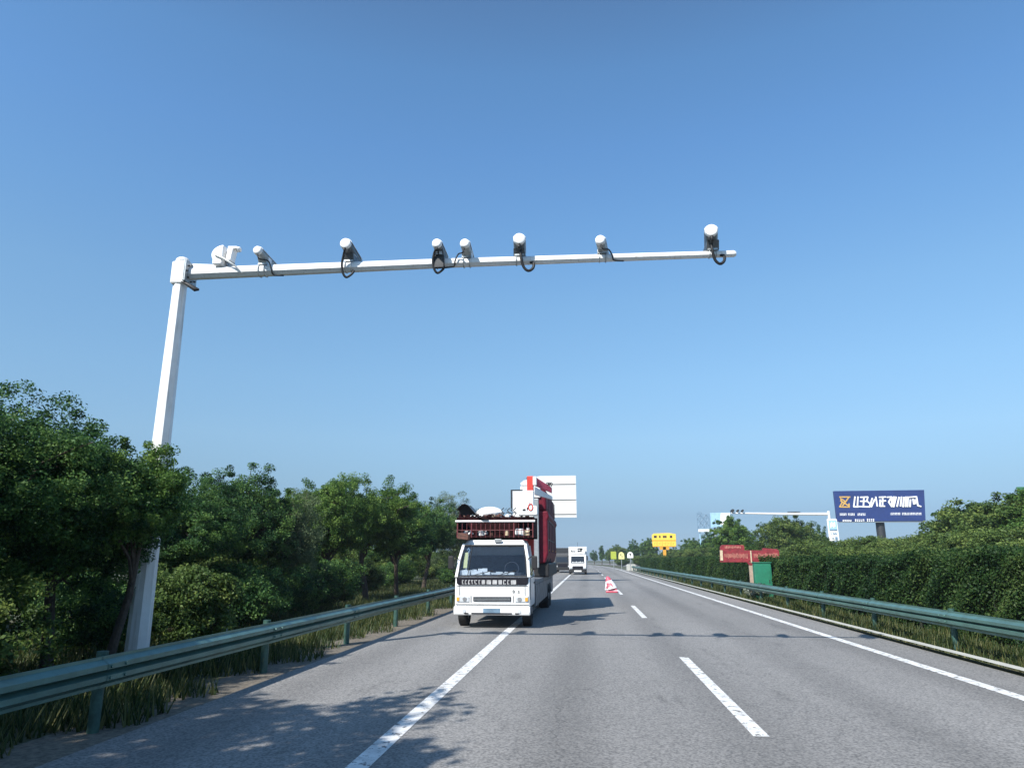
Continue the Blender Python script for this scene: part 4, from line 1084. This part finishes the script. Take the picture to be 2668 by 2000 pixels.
# ================================================================= SMALL SIGNS AT THE MEDIAN OPENING
def small_sign(px0, px1, py0, py1, Y, shape, m_, label, marks=None):
    a, b_ = at(px0, py0, Y), at(px1, py1, Y); w, h = b_.x-a.x, a.z-b_.z
    root = empty('road_sign', ((a.x+b_.x)/2, Y, 0), 0, label, 'sign')
    m = MB()
    if shape == 'round': poly = [(w/2*math.cos(R(t)), b_.z + h*.45 + (h*.55)*math.sin(R(t))) for t in range(0,181,15)] + [(-w/2,b_.z),(w/2,b_.z)]
    else: poly = [(-w/2,b_.z),(w/2,b_.z),(w/2,a.z),(-w/2,a.z)]
    m.prism(poly, -.03, .03); m.build('sign_face', m_, root, bevel=.01)
    m = MB(); m.tube([(0,.09,0),(0,.09,a.z-.1)], .055, 8); m.build('post', M['galv'], root)
    if marks:
        m = MB()
        for (x, z, ww, hh) in marks: m.box((x*w, -.036, b_.z+z*h), (ww*w,.012,hh*h))
        m.build('marks', M['letter_black'], root)
    return root
small_sign(1634, 1650, 1437, 1453, 112, 'round', M['letter_white'], 'small white sign with a black mark above the concrete block', [(.0,.62,.26,.26),(.08,.42,.12,.3)])
small_sign(1611, 1627, 1437, 1456, 121, 'round', M['pale_yellow'], 'small rounded pale yellow sign between the white and the lime one', [(-.1,.6,.18,.16),(.1,.35,.1,.2)])
small_sign(1591, 1606, 1436, 1456, 128, 'rect', M['lime'], 'plain lime green rectangular board left of the pale yellow sign')

# ---- yellow two-tier board
YY = 150
a, b2 = at(1698, 1388, YY), at(1762, 1424, YY)
w, h = b2.x-a.x, a.z-b2.z; zb = b2.z
yb = empty('notice_board', ((a.x+b2.x)/2, YY, 0), 0, 'bright yellow two-tier board with black marks rising over the trees', 'board')
m = MB(); m.prism([(-w/2,zb+h*.48),(w/2,zb+h*.48),(w/2*1.0,zb+h*.93),(w*.2,zb+h),(-w*.42,zb+h*.96),(-w/2,zb+h*.86)], -.15, .15); m.build('upper_panel', M['yellow'], yb, bevel=.03)
m = MB(); m.prism([(-w*.48,zb),(w*.46,zb),(w/2,zb+h*.1),(w/2,zb+h*.46),(-w/2,zb+h*.46)], -.13, .13); m.build('lower_panel', M['yellow'], yb, bevel=.03)
m = MB(); m.box((0,-.02,zb+h*.47),(w*1.02,.34,h*.05)); m.box((0,-.16,zb+h*.04),(w*.92,.05,h*.06)); m.build('band', M['orange'], yb)
m = MB()
for (x, ww) in ((-.36,.12),(-.17,.06),(-.02,.05),(.04,.05),(.09,.04),(.30,.10)): m.box((x*w,-.158,zb+h*.73),(ww*w,.02,h*.17))
m.build('marks', M['letter_black'], yb)
m = MB()
for k in range(13): m.box((-.40*w+.065*w*k,-.138,zb+h*.24),(.018*w,.02,h*(.16+.07*(k % 3))))
m.build('lower_marks', M['orange'], yb)
m = MB(); m.box((-.0,0,zb/2),(.6,.4,zb)); m.box((0,0,zb-.28),(1.9,.4,.55)); m.build('post', M['orange'], yb)

# ---- navy billboard
BY = 132
def bb(px, py): 
    q = at(px, py, BY); return q
bl, br = bb(2171, 1278), bb(2408, 1357)
bcx = bb(2298, 1357).x; zb0, zb1 = br.z, bl.z; bw = br.x-bl.x; xm = (bl.x+br.x)/2
bill = empty('billboard', (bcx, BY+1.0, 0), 0, 'large navy billboard with yellow emblem and white lettering on one post', 'billboard')
def bp2(u, v):    # u,v: photo pixels on the board, to local metres
    q = at(u, v, BY); return (q.x-bcx, q.z)
m = MB(); m.prism([bp2(2171,1279), bp2(2406,1276), bp2(2410,1357), bp2(2180,1358)], -1.3, -.7); m.build('panel', M['navy'], bill, bevel=.05)
m = MB(); m.prism([bp2(2187,1357.5), bp2(2410,1357), bp2(2410,1360), bp2(2187,1360.5)], -1.2, -.8); m.build('lower_frame', M['galv'], bill)
m = MB(); m.tube([(0,0,0),(0,0,zb0+3)], [.75,.7], 14); m.build('post', M['dark_metal'], bill, smooth=True)
m = MB()
for z in (zb0+.9, zb1-.9): m.box((xm-bcx,-.45,z),(bw*.94,.3,.3))
for k in range(7): m.box((xm-bcx-bw*.45+bw*.15*k,-.55,(zb0+zb1)/2),(.18,.22,zb1-zb0-.6))
m.build('back_frame', M['galv'], bill)
def strokes(m, segs, wpx, y0=-1.33, y1=-1.27):
    for (x0,y0_,x1,y1_) in segs:
        a, b_ = Vector(bp2(x0,y0_)), Vector(bp2(x1,y1_)); d = b_-a; n = Vector((-d.y, d.x)).normalized()*wpx*.0365
        d = d.normalized()*wpx*.02; a -= d; b_ += d
        m.prism([tuple(a-n), tuple(b_-n), tuple(b_+n), tuple(a+n)], y0-.0007*len(m.f), y1)
m = MB()
# measured from the zoom: x = 2100 + u/3.894, y = 1240 + v/3.894 (source pixels)
def Z(u, v): return (2100+u/3.894, 1240+v/3.894)
def S4(*p): return [(*Z(p[i],p[i+1]), *Z(p[i+2],p[i+3])) for i in range(0, len(p)-2, 2)]
seg = []
seg += S4(490,210, 478,310, 520,312) + S4(520,210, 515,300) + S4(545,215, 620,212, 610,255, 545,255) + S4(580,215, 575,310) + S4(520,308, 640,312) + S4(620,260, 660,300)
seg += S4(665,225, 640,305) + S4(690,235, 655,312) + S4(700,212, 715,305)
seg += S4(735,215, 800,212) + S4(745,240, 742,305, 790,305) + S4(770,212, 768,300) + S4(800,250, 745,258)
seg += S4(815,215, 860,212, 830,265, 860,310) + S4(865,215, 858,305) + S4(885,210, 870,310)
seg += S4(905,212, 880,312) + S4(935,215, 915,308) + S4(960,212, 950,305) + S4(985,215, 975,312) + S4(1005,212, 1000,310)
seg += S4(1025,212, 1020,310) + S4(1040,215, 1110,210, 1125,300, 1155,308) + S4(1050,240, 1045,310) + S4(1075,235, 1085,285) + S4(1095,240, 1100,280)
strokes(m, seg, 3.2); m.build('lettering', M['letter_white'], bill)
m = MB(); seg = S4(335,212, 440,212) + S4(345,225, 360,270, 335,312) + S4(345,250, 425,300) + S4(425,218, 400,255, 365,300) + S4(335,312, 435,314) + S4(430,280, 430,312) + S4(360,235, 395,262)
strokes(m, seg, 3.0); m.build('emblem', M['gold'], bill)
m = MB(); rnd = random.Random(17)
def small_row(u0, u1, v0, v1, n, fill=.8):
    for k in range(n):
        if rnd.random() > fill + .3: continue
        ua = u0 + (u1-u0)*k/n; ub = ua + (u1-u0)/n*.72
        for q in range(2):
            x0, y0_ = Z(ua + (ub-ua)*rnd.random()*.5, v0+(v1-v0)*q/2); x1, y1_ = Z(ub, v0+(v1-v0)*(q+.8)/2)
            a, b_ = bp2(x0, y0_), bp2(x1, y1_)
            m.prism([(a[0],b_[1]),(b_[0],b_[1]),(b_[0],a[1]),(a[0],a[1])], -1.325, -1.27)
        xa, ya = Z(ua, v0); xb, yb_ = Z(ua+4, v1); a, b_ = bp2(xa, ya), bp2(xb, yb_)
        m.prism([(a[0],b_[1]),(b_[0],b_[1]),(b_[0],a[1]),(a[0],a[1])], -1.33, -1.27)
for rows in (((335,408,376,402,5,.8),(420,490,376,402,5,.8),(515,600,376,402,5,.8)), ((850,952,370,396,7,.8),(966,1166,370,396,13,.8)),
             ((365,460,442,464,5,.9),(490,590,436,464,5,.9),(610,690,432,464,4,.9))):
    for rw in rows[:]:
        m = MB(); small_row(*rw); m.build('text_line', M['letter_white'], bill)

# ---- second gantry on the opposite carriageway, with its notice board
GY = 76
pp = at(2172, 1458, GY); az = at(2000, 1338, GY).z; ax = at(1905, 1337, GY).x
g2 = empty('camera_gantry', (pp.x, GY, 0), 0, 'distant white gantry arm reaching left from beside the navy billboard', 'gantry')
m = MB(); m.tube([(0,0,0),(0,0,az+.25)], [.18,.12], 8); m.build('pole_shaft', M['white_pole'], g2)
m = MB(); m.tube([(0,0,az-.06),((ax-pp.x)*.45,0,az-.02),((ax-pp.x),0,az+.10)], [.15,.12,.07], 8); m.build('arm', M['white_pole'], g2)
for u in (1908, 1922, 1934):
    q = at(u, 1330, GY); m = MB(); m.tube([(q.x-pp.x,-.3,az+.34),(q.x-pp.x,.3,az+.30)], .11 if u > 1910 else .16, 10); m.box((q.x-pp.x,0,az+.17),(.06,.08,.2))
    tc_ = m.build('traffic_camera', M['dark_metal']); tc_.location = (pp.x, GY, 0)
    tag(tc_, {1908:'biggest small dark camera at the tip of the distant gantry arm',1922:'middle small dark camera of three on the distant gantry arm',1934:'inner small dark camera of three on the distant gantry arm'}[u], 'camera')
q0, q1 = at(2052,1333,GY), at(2085,1337,GY)
m = MB(); m.box(((q0.x+q1.x)/2-pp.x,-.0,az+.17),(q1.x-q0.x,.14,.07)); m.build('cable_tray', M['dark_metal'], g2)
a, b2 = at(2154, 1351, GY-.4), at(2187, 1409, GY-.4)
nb = empty('notice_board', ((a.x+b2.x)/2, GY-.4, b2.z), 0, 'tall white notice board with grey window hung on the distant gantry pole', 'board')
w, h = b2.x-a.x, a.z-b2.z
m = MB(); m.prism([(-w*.46,0),(w*.5,.03*h),(w*.46,h*.95),(w*.4,h),(-w*.42,h),(-w*.5,h*.96)], -.08, .08); m.build('board_panel', M['letter_white'], nb, bevel=.02)
m = MB(); m.box((0,-.09,h*.70),(w*.78,.02,h*.46)); m.build('window', M['pale_blue'], nb)
m = MB(); rnd = random.Random(8)
for k in range(4): m.box((-.22*w+.14*w*k,-.108,h*(.70+.05*(k % 2))),(.09*w,.02,h*.22))
m.build('window_marks', M['letter_white'], nb)
m = MB(); m.box((0,-.108,h*.50),(w*.72,.02,h*.05)); m.box((-.26*w,-.09,h*.33),(.07*w,.02,h*.10))
for k in range(4): m.box((-.05*w+.11*w*k,-.09,h*(.34-.02*(k % 2))),(.08*w,.02,h*.08))
m.box((-.1*w,-.09,h*.15),(.2*w,.02,h*.03)); m.box((.22*w,-.09,h*.12),(.24*w,.02,h*.14)); m.build('marks', M['mid_blue'], nb)
m = MB(); m.box((.15,.24,h*.8),(.10,.40,.08)); m.box((.15,.24,h*.2),(.10,.40,.08)); m.build('clamp', M['galv'], nb)

# ---- pale blue hoarding and lattice frame at the left of that gantry
HY = 140
a, b2 = at(1850, 1335, HY), at(1905, 1374, HY); 
hb = empty('billboard', ((a.x+b2.x)/2, HY, 0), 0, 'pale washed-out blue and white hoarding left of the gantry arm', 'billboard')
w, z0, z1 = b2.x-a.x, b2.z, a.z
m = MB(); m.prism([(-w/2,z0),(w*.5,z0+.4),(w*.5,z1),(-w*.5,z1-.05)], -.2, .2); m.build('panel', M['pale_blue'], hb, bevel=.03)
m = MB(); m.prism([(-.05*w,z0+.5),(w*.49,z0+.6),(w*.49,z1-.1),(.02*w,z1-.1)], -.23, -.19); m.build('white_field', M['letter_white'], hb)
m = MB()
for k in range(5): m.box((-.4*w+.07*w*k,-.22,z0+.9+.25*(k % 3)),(.04*w,.04,.5))
m.build('marks', M['mid_blue'], hb)
m = MB(); m.tube([(-w*.3,.3,0),(-w*.3,.3,z0+.6)], .2, 8); m.tube([(w*.3,.3,0),(w*.3,.3,z0+.6)], .2, 8); m.build('post', M['galv'], hb)
a, b2 = at(1816, 1340, HY), at(1850, 1381, HY)
lt = empty('lattice_mast', ((a.x+b2.x)/2, HY, 0), 0, 'pale blue lattice frame with a white ledge, left of the hoarding', 'mast')
w, z0, z1 = b2.x-a.x, b2.z, a.z
m = MB(); n = 4
for i in range(n+1):
    m.box((-w/2+w*i/n,0,(z0+z1)/2),(.09,.09,z1-z0)); m.box((0,0,z0+(z1-z0)*i/n),(w,.085,.085))
for i in range(n):
    for j in range(n):
        x0, zz = -w/2+w*i/n, z0+(z1-z0)*j/n
        m.tube([(x0,0,zz),(x0+w/n,0,zz+(z1-z0)/n)] if (i+j) % 2 else [(x0+w/n,0,zz),(x0,0,zz+(z1-z0)/n)], .075, 5)
m.build('lattice', M['mid_blue'], lt)
m = MB(); m.tube([(-w*.3+.45*math.cos(t*.5236),0,z1+.25+.15*math.sin(t*.5236)) for t in range(13)], .05, 5, caps=False); m.build('ring', M['mid_blue'], lt)
m = MB(); m.box((0,-.15,z0-.05),(w*.95,.4,.5)); m.build('ledge', M['letter_white'], lt, bevel=.03)
m = MB()
for s in (-.35,.35): m.tube([(s*w,0,0),(s*w,0,z0)], .1, 8)
m.build('leg', M['pale_blue'], lt)
# ---- green board whose corner shows at the right edge
a = at(2648, 1268, 62)
gs = empty('road_sign', (a.x+2.0, 62, 0), 0, 'corner of a green road sign above the trees at the right edge', 'sign')
m = MB(); m.box((0,0,a.z-.9),(4.0,.08,1.8)); m.build('sign_face', M['sign_green'], gs, bevel=.02)
for s in (-1.2,1.2):
    m = MB(); m.tube([(s,.12,0),(s,.12,a.z-.2)], .08, 8); m.build('post', M['galv'], gs)

# ================================================================= AIR
HAZE = True
if HAZE:
    m = MB(); m.box((0,690,10.0),(1840,1640,22.0)); hz = m.build('haze', None)
    hm = bpy.data.materials.new('haze_air'); hm.use_nodes = True; n = hm.node_tree.nodes; n.clear()
    out = n.new('ShaderNodeOutputMaterial'); pv = n.new('ShaderNodeVolumePrincipled')
    pv.inputs['Color'].default_value = (.78,.88,1,1); pv.inputs['Density'].default_value = .0004; pv.inputs['Anisotropy'].default_value = .2
    hm.node_tree.links.new(pv.outputs[0], out.inputs['Volume']); hz.data.materials.append(hm)
    tag(hz, 'thin pale blue haze in the air', 'haze', kind='stuff')
